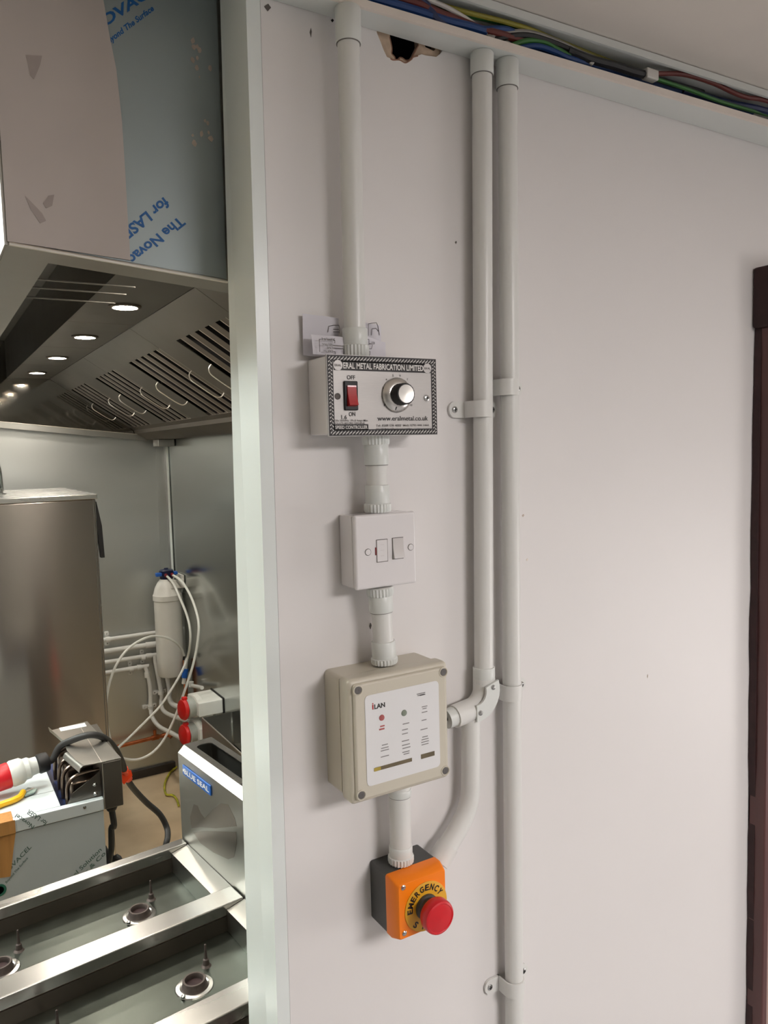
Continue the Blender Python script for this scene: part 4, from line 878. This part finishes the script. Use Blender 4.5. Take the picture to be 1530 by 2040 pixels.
part('end_shield', MB().prism([V(.285, FY0+.022, .893), V(.3685, FY0+.022, .90), V(.3685, FY0+.022, .99), V(.33, FY0+.022, .965), V(.295, FY0+.022, .945), V(.281, FY0+.022, .92)], (0, .002, 0)), 'steel_dark', fr_)
for dz in (.93, .955): part('wing_nut', MB().lathe((.352, FY0+.0215, dz), (0, -1, 0), [(.006, 0), (.006, .004), (.003, .008), (0, .009)], 10), 'screw', fr_)
part('cable_gland', MB().lathe((.394, 2.17, .888), (0, 0, -1), [(.016, 0), (.016, .012), (.012, .02)], 16), 'black', fr_)
solo('power_cable', MB().tube([V(.394, 2.17, .868), V(.398, 2.172, .82), hp(222, 1650, 2.18), hp(222, 1690, 2.19), hp(218, 1712, 2.2), V(.37, 2.20, .62), V(.40, 2.08, .3), V(.43, 2.0, .02)], .0085, 10, 5), 'rubber', 'black cable dropping from the fryer element head', 'cable')
solo('power_cable', MB().tube([hp(207, 1690, 2.3), hp(214, 1702, 2.26), hp(226, 1712, 2.23), hp(240, 1718, 2.22), V(.46, 2.2, .5), V(.5, 2.15, .2), V(.55, 2.1, .02)], .009, 10, 5), 'rubber', 'black cable curling out from behind the fryer base', 'cable')
# plug and its cable
pg = thing('industrial_plug', 'white and red industrial plug lying on the fryer', 'plug', (.15, 2.33, FZ))
pa = V(.262, 2.335, .985); pd = Vector((-1, -.10, -.12)).normalized()
part('gland_nut', MB().lathe(pa, pd, [(.016, 0), (.026, .004), (.028, .012), (.028, .03), (.024, .034)], 12), 'black', pg)
part('body', MB().lathe(pa+pd*.034, pd, [(.024, 0), (.025, .015), (.030, .022), (.030, .034), (.036, .042), (.037, .066), (.034, .072)], 28), 'plug_white', pg)
part('sleeve', MB().lathe(pa+pd*.106, pd, [(.034, 0), (.036, .004), (.034, .06), (.030, .062)], 28), 'plug_red', pg)
cb = [pa+pd*.004, pa-pd*.01, hp(120, 1487, 2.335), hp(150, 1472, 2.31), hp(180, 1464, 2.29), hp(205, 1469, 2.30), hp(225, 1486, 2.34), hp(240, 1512, 2.40), hp(252, 1545, 2.46), hp(262, 1566, 2.50), hp(290, 1597, 2.55), hp(318, 1622, 2.56), hp(332, 1648, 2.55), hp(334, 1668, 2.52), hp(329, 1690, 2.5), V(.58, 2.5, .4), V(.56, 2.45, .02)]
solo('plug_cable', MB().tube(cb, .0098, 12, 6), 'rubber', 'thick black cable arching from the plug over the fryer head', 'cable')
tg = thing('cable_tag', 'orange tape flag wrapped round the thick black cable', 'tape', hp(254, 1548, 2.46))
part('wrap', MB().cyl(hp(247, 1532, 2.44), hp(256, 1552, 2.475), .0125, 16), 'orange_tape', tg)
part('flag', MB().prism([hp(p[0], p[1], 2.444) for p in ((243, 1543), (261, 1534), (264, 1545), (247, 1563), (241, 1556))], (0, .0012, 0)), 'orange_tape', tg)
kn = thing('craft_knife', 'yellow craft knife lying on the wrapped fryer top', 'knife', (.12, 2.25, FZ))
kz = FZ+.0085
hh = [at(*p, 2, kz) for p in ((-20, 1612), (5, 1602), (25, 1595), (40, 1587), (46, 1578))]
part('handle', MB().tube(hh, .0085, 10, 5), 'knife_yellow', kn)
part('blade_guard', MB().prism([at(*p, 2, FZ+.003) for p in ((45, 1579), (56, 1571), (74, 1574), (68, 1581), (50, 1588))], (0, 0, .004)), 'knife_clear', kn)
part('blade', MB().prism([at(*p, 2, FZ+.0075) for p in ((44, 1578), (66, 1570), (67, 1571.5), (46, 1582))], (0, 0, .001)), 'steel_bright', kn)

# ================================================================== RANGE
RA = R(6.5); U = V(math.cos(RA), math.sin(RA), 0); Vv = V(-math.sin(RA), math.cos(RA), 0); Q0 = V(.492, 1.768, 0)
def W(u, v, z): return Q0+U*u+Vv*v+Z*z
RM = Matrix(((U.x, Vv.x, 0, Q0.x), (U.y, Vv.y, 0, Q0.y), (0, 0, 1, 0), (0, 0, 0, 1)))
rg = thing('gas_range', 'stainless gas range top with open burner wells and rear flue riser', 'cooker', Q0)
HZ = .92; UL, VN = -.75, -.69
rails = [(.005, .036), (-.286, -.229), (-.570, -.513)]
for v0, v1 in rails: part('rail', MB().rbox((UL, v0, HZ-.026), (-.002, v1, HZ), .003, 2, RM), 'steel_bright', rg)
part('rail', MB().rbox((UL, VN-.003, HZ-.026), (-.002, VN+.03, HZ), .003, 2, RM), 'steel_bright', rg)
part('carcass', MB().box((UL, VN, .12), (.088, .034, HZ-.066), RM), 'steel_grimy', rg)
part('front_panel', MB().rbox((UL-.02, VN, .12), (UL-.0005, .036, HZ), .003, 2, RM), 'steel_bright', rg)
wells = [(-.229, .005), (-.513, -.286), (VN+.03, -.570)]
for v0, v1 in wells:
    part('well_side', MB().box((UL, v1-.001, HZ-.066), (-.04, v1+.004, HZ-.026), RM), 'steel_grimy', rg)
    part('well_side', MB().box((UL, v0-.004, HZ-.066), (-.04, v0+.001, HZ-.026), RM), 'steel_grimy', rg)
    part('well_end', MB().box((-.042, v0+.001, HZ-.066), (-.040, v1-.001, HZ-.012), RM), 'steel', rg)
    part('ledge', MB().prism([RM @ V(-.042, v0+.001, HZ-.012), RM @ V(-.001, v0+.001, HZ-.004), RM @ V(-.001, v1-.001, HZ-.004), RM @ V(-.042, v1-.001, HZ-.012)], (0, 0, -.002)), 'steel_ledge', rg)
    vc = (v0+v1)/2
    rw = [[RM @ V(u, v0+.001+(v1-v0-.002)*g, HZ-.060-.004*math.sin(math.pi*g)) for g in [k/6 for k in range(7)]] for u in (UL, -.5, -.25, -.042)]
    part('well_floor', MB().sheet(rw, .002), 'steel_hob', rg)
    for u in (-.163, -.437, -.70):
        c = RM @ V(u, vc+.004, HZ-.0625)
        fl_ = part('burner_flange', MB().lathe(c, (0, 0, 1), [(.036, 0), (.034, .003), (.027, .004), (.024, .002)], 28), 'steel_bright', rg)
        part('burner_cup', MB().lathe(c, (0, 0, 1), [(.025, .002), (.0225, .006), (.0215, .015), (.0205, .0165), (.0175, .0165), (.0165, .015), (.016, .004), (0, .004)], 28), 'burner_iron', fl_)
        part('burner_bore', MB().lathe(c, (0, 0, 1), [(.0155, .0045), (.0155, .007), (0, .007)], 20), 'burner_bore', fl_)
        part('screw', MB().lathe(RM @ V(u-.029, vc-.012, HZ-.059), (0, 0, 1), [(.0045, 0), (.004, .003), (.002, .0034), (0, .002)], 10), 'screw', fl_)
        b_ = RM @ V(u+.042, vc+.045, HZ-.062)
        part('igniter', MB().lathe(b_, (0, 0, 1), [(.011, 0), (.009, .002), (.007, .004), (.0055, .014), (.0035, .016), (.0025, .03), (.002, .044), (0, .046)], 12), 'burner_iron', rg)
RH = 1.148
part('riser', MB().prism([RM @ V(0, .04, HZ-.06), RM @ V(0, .04, RH-.016), RM @ V(.016, .04, RH-.001), RM @ V(.016, .04, HZ-.06)], Vv*(VN-.04)), 'steel', rg)
ot = [RM @ V(.016, .04, RH), RM @ V(.088, .04, RH), RM @ V(.088, VN, RH), RM @ V(.016, VN, RH)]
sl = []
for k in range(9): a = R(0+180*k/8); sl.append(RM @ V(.052+.020*math.cos(a), .0+.012*math.sin(a), RH))
sl += [RM @ V(.032, VN+.05, RH), RM @ V(.072, VN+.05, RH)]
part('riser_top', MB().holed(ot, [sl], (0, 0, -.0025)), 'steel_bright', rg)
part('riser_back', MB().box((.086, VN, HZ-.06), (.088, .04, RH-.003), RM), 'steel', rg)
part('riser_end', MB().box((.0165, .038, HZ-.06), (.0855, .04, RH-.003), RM), 'steel', rg)
part('flue_liner', MB().box((.02, VN+.02, HZ-.05), (.084, .03, HZ-.045), RM), 'steel_grimy', rg)
def onriser(px, py):
    r = CR*((px-CX)/FPX)+CD*((py-CY)/FPX)+CF; o = V(0, 0, EYE); t = (Q0-o).dot(U)/r.dot(U); return o+r*t
TL, TR_, BR, BL = (onriser(*p) for p in ((366, 1526), (421, 1561), (420, 1580), (366, 1544)))
vz0 = (TL-Q0).dot(Vv); vz1 = (TR_-Q0).dot(Vv); zt = (TL.z+TR_.z)/2; zb_ = (BL.z+BR.z)/2
bd = part('badge', MB().rbox((-.0036, vz1, zb_), (-.0003, vz0, zt), .0012, 2, RM), 'badge_blue', rg)
L = W(-.0038, vz0-.010, zb_+.006); part('lettering', text(MB(), 'BLUE SEAL', L, -Vv*(vz0-vz1-.016), Z*(zt-zb_-.012), .025), 'white_print', bd)
part('emblem', MB().lathe(W(-.0036, vz0-.006, zb_+.012), -U, [(.0032, 0), (.0032, .0006), (.002, .0006), (.002, 0)], 16), 'white_print', bd)
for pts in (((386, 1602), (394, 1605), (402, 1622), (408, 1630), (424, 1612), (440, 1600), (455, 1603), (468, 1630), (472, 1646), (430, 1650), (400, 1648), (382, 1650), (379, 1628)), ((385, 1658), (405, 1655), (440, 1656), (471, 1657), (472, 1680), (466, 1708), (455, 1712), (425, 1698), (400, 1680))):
    part('dull_patch', MB().prism([onriser(*p)-U*.0002 for p in pts], -U*.0002), 'steel_dull', rg)  # darker, duller steel patches on the riser face
for u in (UL+.05, .03):
    for v in (VN+.05, -.03): part('foot', MB().cyl(W(u, v, 0), W(u, v, .12), .02, 14), 'steel', rg)
